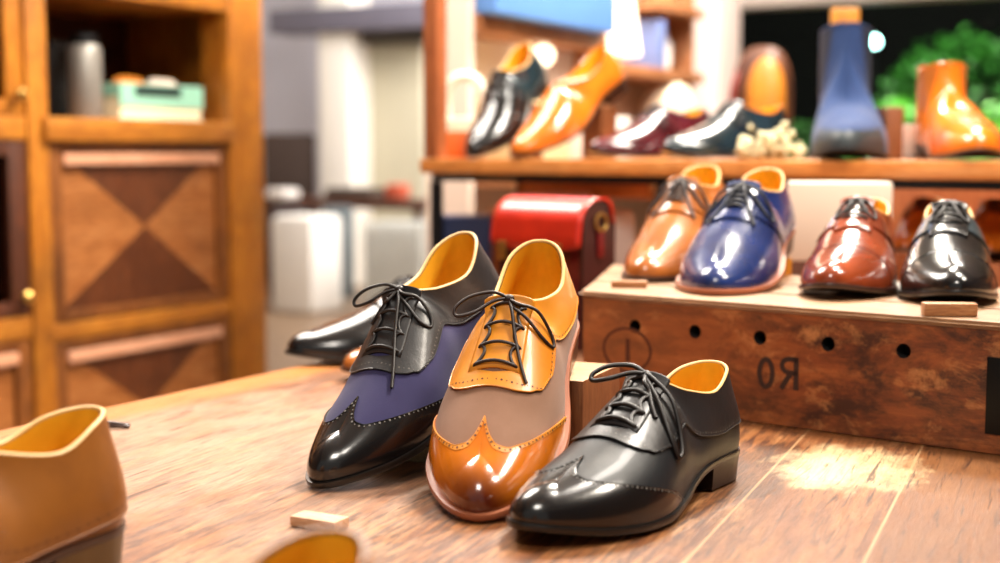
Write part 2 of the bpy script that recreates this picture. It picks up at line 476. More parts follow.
    # --- facing / quarters
    if style in ('ghillie', 'derby', 'cap', 'brogue'):
        for sd in (1, -1):
            rows = []; nu = int(90*res); nv = int(26*res)
            tl = ([(0, .30), (.2, .34), (.4, .38), (.6, .41), (.75, .41), (.88, .40), (.95, .41), (1, .45)] if style == 'ghillie'
                  else [(0, .12), (.3, .08), (.6, .06), (.85, .10), (1, .25)])
            xf = [(0, .176), (.12, .189), (.3, .199), (.6, .2045), (1, .2055)] if style == 'ghillie' else [(0, .150), (.3, .166), (.7, .176), (1, .178)]
            def th_(x, sc=(style == 'ghillie')):
                g = sstep(.112, .140, x); base = 1 - (.185 if sc else (.055 if style != 'cap' else .085)) * g
                if sc: base += .022 * g * math.cos((x - .154) / .0155 * 2 * math.pi) * (1 if x < .1885 else 0)
                if sc and x > .1895: base = base + (1 - base) * sstep(.1895, .193, x)
                if not sc and x > .170: base = base + (1 - base) * sstep(.170, .174, x)
                return base
            path = []
            for i in range(nv + 1):
                row = []
                for k in range(nu + 1):
                    u = k / nu
                    u2 = u
                    x = interp(xf, i / nv) * u2; lo_ = interp(tl, u2); hi_ = th_(x)
                    t = lo_ + (hi_ - lo_) * i / nv
                    a = so(x); row.append((a if sd > 0 else -a, t))
                rows.append(row)
            mb = MB(); patch(sh, rows, .0016, mb, 0)
            if res > .8:
                path = [rows[2][k] for k in range(10, nu - 2)] + [rows[i][nu - 3] for i in range(3, nv + 1)]
                pp = []
                for q in range(len(path)-1):
                    for w in range(8): pp.append(tuple(path[q][e]*(1-w/8)+path[q+1][e]*w/8 for e in (0, 1)))
                dots(sh, pp, .0018, mb, 1, .0009, .0040)
                e = [sh.S(*rows[0][k], .0017) for k in range(0, nu+1)] + [sh.S(*rows[i][nu], .0017) for i in range(1, nv+1)]
                mb.tube(e, .0006, 5, 2)
            mb.build('facing', [m['facing'], m['hole'], m.get('edge', m['facing'])], root, sharp=50)
    # --- tongue
    if style != 'loafer' and sh.kind == 'low' and style != 'plain':
        mb = MB(); rows = []
        def ext(d, w):    # rows beyond the throat
            p = sh.P(so(.137), 1); return p + Vector((-.55*d - 5*d*d, w, .84*d - .3*w*w*60*.2 + .0018 - 8*w*w))
        v = []; nw = 8; cnt = 0
        for d in (.006, .005, .004, .0025, .001):
            hw = .020 if d < .0055 else .017
            for q in range(nw*2+1): v.append(ext(d, hw*(q/nw - 1)))
            cnt += 1
        for x in (.142, .150, .158, .166, .174, .182, .189):
            for q in range(nw*2+1):
                tt = 1 - .27*abs(q/nw - 1); v.append(sh.at(x, tt, -1 if q < nw else 1, .0009))
            cnt += 1
        w = nw*2+1; f = [(i*w+j, i*w+j+1, (i+1)*w+j+1, (i+1)*w+j) for i in range(cnt-1) for j in range(w-1)]
        mb.add(v, f); o = mb.build('tongue', m['tongue'], root, sharp=70)
        md = o.modifiers.new('thick', 'SOLIDIFY'); md.thickness = .0022; md.offset = 0
    # --- laces
    if style in ('ghillie', 'derby', 'cap', 'brogue'):
        mb = MB(); r = lace_r
        rowsx = [.1385, .154, .1695, .185] if style == 'ghillie' else ([.142, .149, .156, .163, .170] if style != 'cap' else [.1400, .1490, .1580, .1670])
        te = .81 if style == 'ghillie' else (.90 if style != 'cap' else .84)
        G = style == 'ghillie'
        for i, x in enumerate(rowsx):
            tt = te; o2 = .0030
            pts = [sh.at(x, tt - .03, -1, .0012), sh.at(x, tt, -1, o2), sh.at(x, (1+tt)/2, -1, o2 + .0012), sh.at(x, 1, 1, o2 + .0016), sh.at(x, (1+tt)/2, 1, o2 + .0012), sh.at(x, tt, 1, o2), sh.at(x, tt - .03, 1, .0012)]
            mb.tube(cr(pts, 5), r, 7)
            if G and i < 3:
                x2 = rowsx[i+1]
                for sd in (1, -1):
                    for dd in (0,):
                        pts = [sh.at(x + .0002, tt + .005, sd, .003), sh.at(x + .003, tt + .045, sd, .0030), sh.at((x+x2)/2, tt + .055, sd, .0030), sh.at(x2 - .003, tt + .03, sd, .0030), sh.at(x2, tt - .005, sd, .0030)]
                        mb.tube(cr(pts, 5), r*.95, 7)
        if bow:
            kx = .1345 if G else .137
            K = sh.P(so(kx + .003), 1) + Vector((0, 0, .0055))
            bm = bmesh.new(); bmesh.ops.create_icosphere(bm, subdivisions=2, radius=.0036); mb.bm(bm, 0, Matrix.Translation(K) @ Matrix.Diagonal((1, 1.3, .9, 1)))
            def P_(x, t, sd, o): return sh.at(x, t, sd, o)
            B = bow if isinstance(bow, dict) else {}
            for sd in (1, -1):
                sc = B.get('loop', {}).get(sd, 1.0); dx = B.get('dx', {}).get(sd, .0)
                if sd in B.get('air', ()):
                    a_ = B.get('airlen', 1.0); e1, e2 = B.get('airdir', (.010, 0))
                    raw = [(0, 0, 0), (.002, .014, .007), (.006+e1*.5, .034, .006), (.010+e1, .046, -.001+e2), (.015+e1, .044, -.007+e2), (.015+e1*.7, .028, -.004), (.008, .012, .001), (0, 0, 0)]
                    pts = [K + Vector((x_*a_, sd*y_*a_, z_*a_)) for x_, y_, z_ in raw]
                else: pts = [K, P_(kx+.006, .90, sd, .008), P_(kx+.007+dx*.5, 1-.30*sc, sd, .007), P_(kx+.013+dx, 1-.52*sc, sd, .003), P_(kx+.022+dx*1.3, 1-.56*sc, sd, .0022),
                       P_(kx+.024+dx, 1-.42*sc, sd, .003), P_(kx+.016+dx*.5, 1-.22*sc, sd, .005), P_(kx+.008, .93, sd, .006), K]
                mb.tube(cr(pts, 8), r, 7)
                tl_ = B.get('tail', {}).get(sd, 1.0)
                if tl_ > 0:
                    pts = [K, P_(kx+.012, .93, sd, .007), P_(kx+.024*tl_, .86, sd, .0042), P_(kx+.040*tl_, .76, sd, .0030), P_(kx+.052*tl_, .66, sd, .0026)]
                    mb.tube(cr(pts, 8), r, 7)
        mb.build('laces', m['lace'], root, sharp=60)
    return root

def pose(root, sh, toe_xy, yaw, z, pitch=0, scale=1.0, roll=0):
    """toe tip over toe_xy, local +x towards yaw, nose down by pitch, lowest sole point on z"""
    Rm = Euler((0, 0, yaw)).to_matrix() @ Euler((roll, pitch, 0)).to_matrix() if not roll else (Euler((0, 0, yaw)).to_matrix() @ Euler((0, pitch, 0)).to_matrix() @ Euler((roll, 0, 0)).to_matrix())
    low = 9
    for x in [i * .01 for i in range(31)] + [.305]:
        zb = sh.zs(x) - .005 if x > .076 else 0
        for y in (sh.half(x) + .002, -sh.half(x) - .002):
            low = min(low, (Rm @ Vector((x, y, zb)) * scale).z)
    tip = Rm @ Vector((.302, sh.cy(.3), .01)) * scale
    root.rotation_euler = Rm.to_euler(); root.scale = (scale,) * 3
    root.location = (toe_xy[0] - tip.x, toe_xy[1] - tip.y, z - low + .0014)
    return root
def yaw_to(frm, to): return math.atan2(to[1] - frm[1], to[0] - frm[0])
#@@SCENE
SLOT = {}
# ---------------------------------------------------------------- materials of the place
def table_mat():
    t = NT('worn_plank_top'); ang = math.atan2(.41, 1)
    v = t.coords(rot=(0, 0, ang)); s = t.sep(v)          # x across the planks, y along
    px_ = t.math('DIVIDE', t.math('ADD', s[0], .114), .106)
    idx = t.math('FLOOR', px_); fr = t.math('FRACT', px_)
    wn = t.N('ShaderNodeTexWhiteNoise', noise_dimensions='1D'); t.L(idx, wn.inputs['W']); rnd = wn.outputs['Value']
    cv = t.N('ShaderNodeCombineXYZ'); t.L(t.math('ADD', t.math('MULTIPLY', s[0], 19.0), t.math('MULTIPLY', rnd, 37)), cv.inputs[0]); t.L(t.math('MULTIPLY', s[1], 1.3), cv.inputs[1])
    g = t.noise(cv.outputs[0], 2.6, 10, .74, 1.6)
    cv2 = t.N('ShaderNodeCombineXYZ'); t.L(t.math('MULTIPLY', s[0], 60.0), cv2.inputs[0]); t.L(t.math('MULTIPLY', s[1], 5.0), cv2.inputs[1]); t.L(rnd, cv2.inputs[2])
    f = t.noise(cv2.outputs[0], 3.0, 8, .78, .4)
    col = t.ramp(g, [(.28, srgb('#4a2611')), (.42, srgb('#774422')), (.55, srgb('#9a6539')), (.72, srgb('#b98a5f'))])
    col = t.mix(t.math('MULTIPLY', rnd, .28), col, srgb('#7a4420'))
    col = t.mix(t.ramp(f, [(.42, (.92, .92, .92, 1)), (.54, (0, 0, 0, 1))]), col, srgb('#43210c'))
    # bare, scuffed patches and dark weathered streaks
    cv3 = t.N('ShaderNodeCombineXYZ'); t.L(t.math('MULTIPLY', s[0], 5.5), cv3.inputs[0]); t.L(t.math('MULTIPLY', s[1], 2.6), cv3.inputs[1])
    p = t.noise(cv3.outputs[0], 1.7, 9, .74, .5)
    bare = t.ramp(t.math('ADD', p, t.math('MULTIPLY', t.math('SUBTRACT', f, .5), .5)), [(.52, (0, 0, 0, 1)), (.62, (1, 1, 1, 1))])
    col = t.mix(t.math('MULTIPLY', bare, .5), col, srgb('#b58c64'))
    # big pale bare patch beside the crate (real wear), pinkish patch at left
    def blob(cx, cy, rx, ry, soft=.5):
        a = t.math('DIVIDE', t.math('SUBTRACT', s[0], cx), rx); b = t.math('DIVIDE', t.math('SUBTRACT', s[1], cy), ry)
        r = t.math('ADD', t.math('MULTIPLY', a, a), t.math('MULTIPLY', b, b))
        r = t.math('ADD', r, t.math('MULTIPLY', t.math('SUBTRACT', t.noise(cv3.outputs[0], 4.5, 6, .7), .5), 3.2))
        mr = t.N('ShaderNodeMapRange'); mr.inputs[1].default_value = 1.2; mr.inputs[2].default_value = 1.2 - soft; t.L(r, mr.inputs[0]); return mr.outputs[0]
    def uv(px, py):
        q = onZ(px, py, TZ); return (q.x * math.cos(ang) - q.y * math.sin(ang), q.x * math.sin(ang) + q.y * math.cos(ang))
    board = t.N('ShaderNodeMapRange'); board.inputs[1].default_value = -.118; board.inputs[2].default_value = -.108; t.L(s[0], board.inputs[0])
    col = t.mix(t.math('MULTIPLY', board.outputs[0], .72), col, t.mix(f, srgb('#3f2613'), srgb('#84582f')))
    bl2 = t.N('ShaderNodeMapRange'); bl2.inputs[1].default_value = -.235; bl2.inputs[2].default_value = -.205; t.L(s[0], bl2.inputs[0])
    col = t.mix(t.math('MULTIPLY', bl2.outputs[0], .38), col, srgb('#84512a'))
    wc = t.coords(); ws = t.sep(wc)      # honey-coloured border board along the far-left edge
    ed = t.math('ADD', t.math('MULTIPLY', t.math('ADD', ws[0], .468), .865), t.math('MULTIPLY', t.math('SUBTRACT', ws[1], 1.30), -.501))
    er = t.N('ShaderNodeMapRange'); er.inputs[1].default_value = .075; er.inputs[2].default_value = .045
    t.L(t.math('ADD', ed, t.math('MULTIPLY', t.math('SUBTRACT', g, .5), .05)), er.inputs[0])
    a = uv(250, 440); col = t.mix(t.math('MULTIPLY', blob(a[0], a[1], .33, .30, 1.4), .72), col, srgb('#ad8d76'))
    a = uv(905, 560); col = t.mix(t.math('MULTIPLY', blob(a[0], a[1], .16, .17, 1.6), .55), col, srgb('#5e3317'))
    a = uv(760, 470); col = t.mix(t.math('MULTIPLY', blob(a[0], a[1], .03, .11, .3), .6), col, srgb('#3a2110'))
    a = uv(845, 468); col = t.mix(t.math('MULTIPLY', blob(a[0], a[1], .06, .085, 1.1), t.ramp(f, [(.3, (.35, .35, .35, 1)), (.5, (1, 1, 1, 1))])), col, srgb('#dcc193'))
    col = t.mix(t.math('MULTIPLY', er.outputs[0], .8), col, srgb('#b8722f'))
    cr_ = t.N('ShaderNodeCombineXYZ'); t.L(t.math('MULTIPLY', s[0], 150.0), cr_.inputs[0]); t.L(t.math('MULTIPLY', s[1], 9.0), cr_.inputs[1])
    ck = t.noise(cr_.outputs[0], 1.6, 4, .6, .8)
    col = t.mix(t.ramp(ck, [(.34, (.85, .85, .85, 1)), (.44, (0, 0, 0, 1))]), col, srgb('#3a1d0c'))
    joint = t.math('MAXIMUM', t.math('LESS_THAN', fr, .012), t.math('GREATER_THAN', fr, .992))
    col = t.mix(t.math('MULTIPLY', t.math('MULTIPLY', joint, t.math('GREATER_THAN', s[0], -.26)), .6), col, srgb('#c09a70'))
    t.L(col, t.b.inputs['Base Color'])
    t.L(t.ramp(f, [(.3, (.5, .5, .5, 1)), (.7, (.3, .3, .3, 1))]), t.b.inputs['Roughness'])
    t.b.inputs['Coat Weight'].default_value = .15; t.b.inputs['Coat Roughness'].default_value = .3
    t.bump(t.math('ADD', t.math('ADD', g, f), t.math('MULTIPLY', bare, -.5)), .35, .0025); return t.m
def crate_mat():
    t = NT('old_crate_board'); v = t.coords((2.4, 16, 16)); v2 = t.coords()
    g = t.noise(v, 3.2, 9, .74, .9)
    col = t.ramp(g, [(.28, srgb('#431c10')), (.42, srgb('#83411f')), (.57, srgb('#9d5629')), (.75, srgb('#bd7444'))])
    n = t.noise(t.coords((1, 1, 1.9)), 11, 9, .74, .3)
    col = t.mix(t.ramp(n, [(.44, (0, 0, 0, 1)), (.60, (.92, .92, .92, 1))]), col, srgb('#33170f'))
    n2 = t.noise(t.coords((1, 1, 1.6), (.4, .2, .9)), 20, 7, .72, .3)
    col = t.mix(t.ramp(n2, [(.54, (0, 0, 0, 1)), (.68, (.75, .75, .75, 1))]), col, srgb('#cf8c54'))
    x = t.sep(v2)[0]     # reddish weathering to the right, orange left
    mr = t.N('ShaderNodeMapRange'); mr.inputs[1].default_value = .02; mr.inputs[2].default_value = .25; mr.inputs[3].default_value = .45; mr.inputs[4].default_value = 0
    t.L(x, mr.inputs[0]); col = t.mix(mr.outputs[0], col, srgb('#b06a34'))
    t.L(col, t.b.inputs['Base Color']); t.b.inputs['Roughness'].default_value = .5
    t.b.inputs['Coat Weight'].default_value = .12; t.b.inputs['Coat Roughness'].default_value = .35
    t.bump(t.math('ADD', g, n), .35, .003); return t.m
M['table'] = table_mat(); M['crate'] = crate_mat()
M['crate_top'] = wood('crate_lid_pale', '#b8926e', '#7e5636', '#cfae8a', axis=0, sc=1.2, rough=.5, stretch=9, dirt=.3)
M['iron'] = plain('black_iron', '#15171a', .45, .6, var=.2, sc=30)
M['stencil'] = plain('stencil_paint', '#43291f', .75, var=.3, sc=60)
M['stencil2'] = plain('faded_burn_mark', '#6a3822', .8, var=.3, sc=60)
M['void'] = plain('hole_inside', '#050302', .9)
M['block'] = wood('block_brown', '#8d552f', '#64361b', '#a87043', axis=2, sc=2, rough=.5)
M['block_top'] = wood('block_top_pale', '#c99c6c', '#a0703f', '#dab78c', axis=0, sc=2, rough=.5)
M['block_pale'] = wood('block_weathered', '#b9bda0', '#8d9078', '#d6d4bb', axis=0, sc=2, rough=.6)
M['amber'] = wood('block_amber', '#d58f1c', '#a8650e', '#eeb13a', axis=2, sc=2)
M['tagwood'] = wood('tag_wood', '#c08a58', '#8f5a34', '#dcae82', axis=0, sc=3, rough=.5)
M['tagwood2'] = wood('tag_wood_pale', '#dcb898', '#b5835c', '#efd8c0', axis=0, sc=3, rough=.5)
M['shelf'] = wood('shelf_honey', '#e2994f', '#b5672c', '#f3b876', axis=0, sc=1, rough=.35, coat=.3, dirt=.3)
M['post'] = wood('post_honey', '#b56a3e', '#8f4a24', '#d08a58', axis=2, sc=1, rough=.5)
M['cab'] = wood('cabinet_frame', '#c07a22', '#84480f', '#d99632', axis=2, sc=.8, rough=.4, coat=.2, stretch=8, dirt=.45)
M['cabh'] = wood('cabinet_rail', '#c07c26', '#8a4c12', '#dc9a38', axis=0, sc=.8, rough=.4, coat=.2, stretch=8, dirt=.4)
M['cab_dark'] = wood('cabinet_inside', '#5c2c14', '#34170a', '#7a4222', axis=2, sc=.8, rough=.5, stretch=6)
M['pan_light'] = wood('panel_light_veneer', '#b0703a', '#7c451c', '#c98a52', axis=0, sc=1.2, rough=.4, coat=.2, stretch=5)
M['pan_dark'] = wood('panel_dark_veneer', '#643214', '#3f1d0b', '#7d4522', axis=2, sc=1.2, rough=.4, coat=.2, stretch=5)
M['strip'] = wood('bevel_moulding_pale_highlight', '#d8a284', '#c08664', '#e8bda2', axis=0, sc=1, rough=.35, stretch=5, dirt=.1)  # pale tone paints the light reflected on the door bevel
M['floor'] = wood('floor_boards', '#8f7258', '#705842', '#a88b6e', axis=0, sc=.4, rough=.45, stretch=5, dirt=.15)
M['wall'] = plain('plaster_cream', '#d8cfc0', .85, var=.05, sc=2)
M['wall_g'] = plain('plaster_grey', '#b9b6b2', .85, var=.05, sc=2)
M['ceil'] = plain('ceiling_white', '#cfc8bf', .9, var=.03)
M['white'] = plain('painted_white', '#efe6de', .6, var=.04)
M['beam'] = plain('beam_slate', '#6a6674', .7, var=.15)
M['beige'] = plain('beige_door', '#c2baa2', .7, var=.06, sc=3)

# ---------------------------------------------------------------- table
th_e = Vector((.501, .865)); E0 = Vector((-.468, 1.30))
A = E0 - th_e * .95; B = Vector((.086, 2.257)); Cc = Vector((1.10, 1.452)); D = Vector((.95, .42))
tbl = thing('display_table', 'large worn honey-brown wooden plank table carrying the shoes and the old crate', 'table', (0, 0, 0))
MB().prism([A, D, Cc, B][::-1] if False else [A, D, Cc, B], TZ - .045, TZ, b=.006).build('tabletop', M['table'], tbl, sharp=30)
mb = MB()
def inset(p, k=.90, c=(.3, 1.2)): return Vector((c[0] + (p[0] - c[0]) * k, c[1] + (p[1] - c[1]) * k))
q = [inset(p, .88) for p in (A, D, Cc, B)]; q2 = [inset(p, .82) for p in (A, D, Cc, B)]
for i in range(4):
    j = (i + 1) % 4; mb.prism([q[i], q[j], q2[j], q2[i]], TZ - .13, TZ - .046)
mb.build('apron', M['post'], tbl)
for p in q:
    pp = inset(p, .95); MB().box(pp.x - .035, pp.x + .035, pp.y - .035, pp.y + .035, 0, TZ - .046, .004).build('leg', M['post'], tbl)

# ---------------------------------------------------------------- crate
ce = Vector((.783, -.622)).normalized(); cn = Vector((-ce.y, ce.x))       # along, into depth
G = onZ(742, 421, TZ); G = Vector((G.x, G.y))
def on_front(px, py):      # pixel -> (local x, z) on the crate front
    r = ray(px, py); n = Vector((cn.x, cn.y, 0)); t = (Vector((G.x, G.y, 0)) - Vector((0, 0, 0))).dot(n) / r.dot(n)
    p = EYE + r * t; return (Vector((p.x, p.y)) - G).dot(ce), p.z - TZ
xl, _ = on_front(583, 350); xr = .52
CH = on_front(742, 303)[1]
co = G + ce * xl; LX = xr - xl; ca = math.atan2(ce.y, ce.x)
crate = thing('wooden_crate', 'old reddish-brown wooden crate with a row of drilled holes and faded stencil marks', 'crate', (co.x, co.y, TZ), ca)
def fl(px, py): a, z = on_front(px, py); return a - xl, z
holes = [fl(635, 326.5), fl(695, 331.5), fl(760, 337), fl(828, 345), fl(903.5, 350.5)]
dxh = holes[-1][0] - holes[-2][0]; dxh
zc = sum(h[1] for h in holes[:5]) / 5; print('holes', [(round(a, 3), round(b, 3)) for a, b in holes], 'CH', CH, 'LX', LX)
r_h = .0068; mb = MB(); hb = .012
# front board with real holes: band of cells around the holes + plain strips
def quad(x0, x1, z0, z1, y=0, mi=0): mb.add([(x0, y, z0), (x1, y, z0), (x1, y, z1), (x0, y, z1)], [(0, 1, 2, 3)], mi)
th_b = .018; xcur = 0; top = CH - .007
quad(0, LX, .001, zc - hb); quad(0, LX, zc + hb, top)
for (hx_, _) in holes:
    quad(xcur, hx_ - hb, zc - hb, zc + hb); xcur = hx_ + hb
    n = 24; outer = []; inner = []
    for i in range(n):
        a = 2 * math.pi * i / n; c_, s_ = math.cos(a), math.sin(a); k = hb / max(abs(c_), abs(s_))
        outer.append((hx_ + c_ * k, 0, zc + s_ * k)); inner.append((hx_ + c_ * r_h, 0, zc + s_ * r_h))
    back = [(p[0], th_b, p[2]) for p in inner]
    mb.add(outer + inner, [(i, (i+1) % n, n + (i+1) % n, n + i) for i in range(n)], 0)
    mb.add(inner + back, [(i, (i+1) % n, n + (i+1) % n, n + i) for i in range(n)] + [tuple(range(n, 2*n))], 1)
quad(xcur, LX, zc - hb, zc + hb)
mb.add([(0, 0, .001), (LX, 0, .001), (LX, th_b, .001), (0, th_b, .001), (0, 0, top), (LX, 0, top), (LX, th_b, top), (0, th_b, top)],
       [(0, 1, 2, 3), (4, 5, 6, 7), (0, 3, 7, 4), (1, 2, 6, 5)], 0)
mb.build('front_board', [M['crate'], M['void']], crate, smooth=False, merge=1e-5)
LS = Vector((.17, .985)); lsx = LS.dot(ce); lsy = LS.dot(cn); DEP = .30
bx_ = lsx / lsy * DEP
MB().prism([(0.002, th_b + .0005), (.02, th_b + .0005), (bx_ + .018, DEP), (bx_, DEP)], .001, top).build('side_board', M['crate'], crate)
MB().prism([(bx_ + .02, DEP - .018), (LX, DEP - .018), (LX, DEP), (bx_ + .02, DEP)], .001, top).build('back_board', M['crate'], crate)
MB().prism([(LX - .018, th_b + .0005), (LX, th_b + .0005), (LX, DEP - .0185), (LX - .018, DEP - .0185)], .001, top).build('side_board', M['crate'], crate)
def lx(y): return lsx / lsy * y
for i, (y0, y1) in enumerate(((-.004, .10), (.102, .200), (.202, .303))):
    MB().prism([(lx(max(y0, 0)) - .003, y0), (LX + .004, y0), (LX + .004, y1), (lx(y1) - .003, y1)], top + .0003, CH, b=.003).build('lid_board', M['crate_top'], crate)
# stencils: ring and reversed letter, faint round brand
def ringp(cx, cz, rx, rz, w, name, mat, thick=.0006, a0=0, a1=2 * math.pi):
    n = 40; v = []; f = []
    for i in range(n + 1):
        a = a0 + (a1 - a0) * i / n
        for k in (1, 0):
            for y in (-thick, .0002):
                v.append((cx + math.cos(a) * (rx - (0 if k else w)), y, cz + math.sin(a) * (rz - (0 if k else w))))
    for i in range(n):
        o = i * 4; q = o + 4; f += [(o, q, q + 2, o + 2), (o + 1, o + 3, q + 3, q + 1), (o, o + 1, q + 1, q), (o + 2, q + 2, q + 3, o + 3)]
    return v, f
mb = MB(); a = fl(766, 373); mb.add(*ringp(a[0], a[1], .0092, .0155, .0048, '', None))
b = fl(787, 373)
def bar(p, q, w=.0045, z=.0006):
    p = Vector(p); q = Vector(q); d = (q - p).normalized(); n = Vector((-d.y, d.x)) * w / 2
    P = [p + n, q + n, q - n, p - n]; mb.add([(c.x, -z, c.y) for c in P] + [(c.x, .0002, c.y) for c in P], [(0, 1, 2, 3), (4, 5, 6, 7), (0, 1, 5, 4), (1, 2, 6, 5), (2, 3, 7, 6), (3, 0, 4, 7)])
mb.add(*ringp(b[0] + .002, b[1] + .007, .0095, .0085, .0045, '', None, a0=math.pi / 2, a1=math.pi * 1.5))
bar((b[0] + .002, b[1] + .0135), (b[0] + .011, b[1] + .0135)); bar((b[0] + .002, b[1] + .0005), (b[0] + .011, b[1] + .0005))
bar((b[0] + .0095, b[1] + .0155), (b[0] + .0095, b[1] - .0155), .005); bar((b[0] + .004, b[1]), (b[0] - .006, b[1] - .0155), .005)
mb.build('stencil_mark', M['stencil'], crate, smooth=False)
mb = MB(); a = fl(627, 350); mb.add(*ringp(a[0], a[1], .030, .0235, .0028, '', None))
bar((a[0] + .001, a[1] + .012), (a[0] + .001, a[1] - .012), .005)
mb.build('round_brand', M['stencil2'], crate, smooth=False)
a = fl(988, 345)
mb = MB(); mb.box(a[0], a[0] + .03, -.0014, .0, .018, .085, .0005); 
mb.build('iron_strap', M['iron'], crate)
CT = TZ + CH

# ---------------------------------------------------------------- wooden blocks and tags
def block_at(p, rz, w, d, h, name, label, mats, cat='block', group=None, b=.0015):
    o = MB().box(0, w, 0, d, 0, h, b).build(name, mats)
    if isinstance(mats, list):
        for pl in o.data.polygons: pl.material_index = 1 if pl.normal.z > .9 else 0
    o.location = (p[0], p[1], p[2]); o.rotation_euler = (0, 0, rz); return tag(o, label, cat, group)
# big support block (right end in view)
bc = Vector((.0694, 1.149)); bd = Vector((.388, .921)); bl = Vector((-.921, .388))
o0 = bc + bl * .095
BLK = block_at((o0.x, o0.y, TZ + .0003), math.atan2(-bl.y, -bl.x), .095, .10, .0835, 'support_block', 'brown wooden block under the heel of the cognac and taupe shoe', [M['block'], M['block_top']])

# ---------------------------------------------------------------- hero shoes
hero = {}
s1 = Shoe(mirror=1, toe='round')
r = make_shoe('brogue_shoe', 'glossy black wingtip shoe standing flat in front, dark laces and yellow lining', sh=s1,
              mats=dict(upper=M['black_vamp'], toe=M['black'], facing=M['black_soft'], tongue=M['black_soft'], sole=M['sole_black'], rim=M['rim'], hole=M['hole_grey']), res=1.1, lace_r=.0020,
              bow={'air': (-1,), 'airlen': .85, 'loop': {1: 1.25}, 'dx': {1: .006}, 'tail': {1: .6, -1: 0}})
a = onZ(521, 534, TZ + .010)
pose(r, s1, a, math.atan2(-.242, -.172), TZ, 0, .925); hero['front'] = r
s2 = Shoe(mirror=-1, toe='round', width=.97)
r = make_shoe('brogue_shoe', 'cognac and taupe suede wingtip shoe with dark bow, heel raised on a block', sh=s2,
              lace_r=.0014, mats=dict(upper=M['brown_suede'], toe=M['tan_toe'], facing=M['tan_face'], tongue=M['tan_face'], sole=M['sole_tan'], lace=M['lace_brown'], hole=M['hole_orange'], heel=M['sole_brown'], band=M['tan_face']), res=1.1, welt=.0048,
              bow={'air': (-1,), 'airlen': .85, 'loop': {1: 1.0}, 'dx': {1: -.008}, 'tail': {1: 1.15, -1: 0}})
a = onZ(476, 509, TZ + .010)
pose(r, s2, a, math.atan2(-.262, -.062), TZ, R(20.5)); hero['orange'] = r
s3 = Shoe(mirror=1, toe='round', width=.95)
r = make_shoe('brogue_shoe', 'black and navy suede wingtip shoe with laced bow, leftmost of the three front shoes', sh=s3,
              lace_r=.0015, mats=dict(upper=M['navy_suede'], toe=M['black'], facing=M['black_soft'], tongue=M['black_soft'], sole=M['sole_black'], hole=M['hole_grey']), res=1.1, welt=.0042,
              bow={'air': (-1,), 'airlen': .8, 'loop': {1: .85}, 'dx': {1: -.006}, 'tail': {1: 1.6, -1: .4}})
a = onZ(320, 478, TZ + .010)
pose(r, s3, a, math.atan2(-.250, -.137), TZ, R(23), .965, R(4)); hero['navy'] = r
#@@SCENE2
def fit_block(o, roots):
    # lower a block's top until the shoes resting on it just touch
    bpy.context.view_layer.update(); inv = o.matrix_basis.inverted(); xs = [v.co for v in o.data.vertices]
    lo = [min(c[i] for c in xs) for i in range(3)]; hi = [max(c[i] for c in xs) for i in range(3)]; h = hi[2]
    for rt in roots:
        Mx = Matrix.LocRotScale(rt.location, rt.rotation_euler, rt.scale)
        for ch in rt.children:
            if ch.name.split('.')[0] in ('sole', 'heel'):
                for v in ch.data.vertices:
                    q = inv @ (Mx @ v.co)
                    if lo[0] - .002 < q.x < hi[0] + .002 and lo[1] - .002 < q.y < hi[1] + .002: h = min(h, q.z - .0006)
    for v in o.data.vertices:
        if v.co.z > hi[2] * .5: v.co.z += h - hi[2]
    print('fit', o.name, hi[2], h)
fit_block(BLK, [hero['orange'], hero['front'], hero['navy']])
# support of the navy shoe: pale block seen between the two shoes, and one under the heel
def heel_xy(root, x=.035, y=0, z=0):
    return Matrix.LocRotScale(root.location, root.rotation_euler, root.scale) @ Vector((x, y, z))
hp = heel_xy(hero['navy']); hf = heel_xy(hero['navy'], .076)
mb = MB(); hz = min(hp.z, hf.z) - TZ - .002; yw = hero['navy'].rotation_euler.z
o = MB().box(-.020, .020, -.022, .030, 0, max(hf.z - TZ - .002, .02), .0015).build('support_block', [M['block'], M['block_top']])
c_ = heel_xy(hero['navy'], .045); o.location = (c_.x, c_.y, TZ + .0003); o.rotation_euler = (0, 0, math.atan2(.245, .12))
fit_block(o, [hero['navy']])
tag(o, 'brown wooden block hidden under the heel of the black and navy shoe', 'block')
p = [Vector((-.112, 1.168)), Vector((-.062, 1.146)), Vector((-.048, 1.190)), Vector((-.096, 1.208))]
hts = [.030, .034, .042, .040]
v = [(q.x, q.y, TZ + .0003) for q in p] + [(q.x, q.y, TZ + h) for q, h in zip(p, hts)]
o = mesh_obj('wooden_wedge', v, [(0, 3, 2, 1), (4, 5, 6, 7), (0, 1, 5, 4), (1, 2, 6, 5), (2, 3, 7, 6), (3, 0, 4, 7)], M['block_pale'], smooth=False)
Mi = Matrix.LocRotScale(hero['navy'].location, hero['navy'].rotation_euler, hero['navy'].scale).inverted()
for i_, (q_, h_) in enumerate(zip(p, hts)):      # keep the sloping top just below the sole
    for z_ in [h_ - k_ * .0005 for k_ in range(60)]:
        l_ = Mi @ Vector((q_.x, q_.y, TZ + z_))
        if l_.z < s3.zs(min(max(l_.x, 0), .3)) - .0065 or abs(l_.y) > s3.half(min(max(l_.x, 0), .3)) + .012: break
    o.data.vertices[4 + i_].co.z = TZ + max(z_, .004)
bv = o.modifiers.new('b', 'BEVEL'); bv.width = .0015; bv.segments = 2
tag(o, 'pale grey-green wooden wedge on the table between the navy and cognac shoes', 'block')
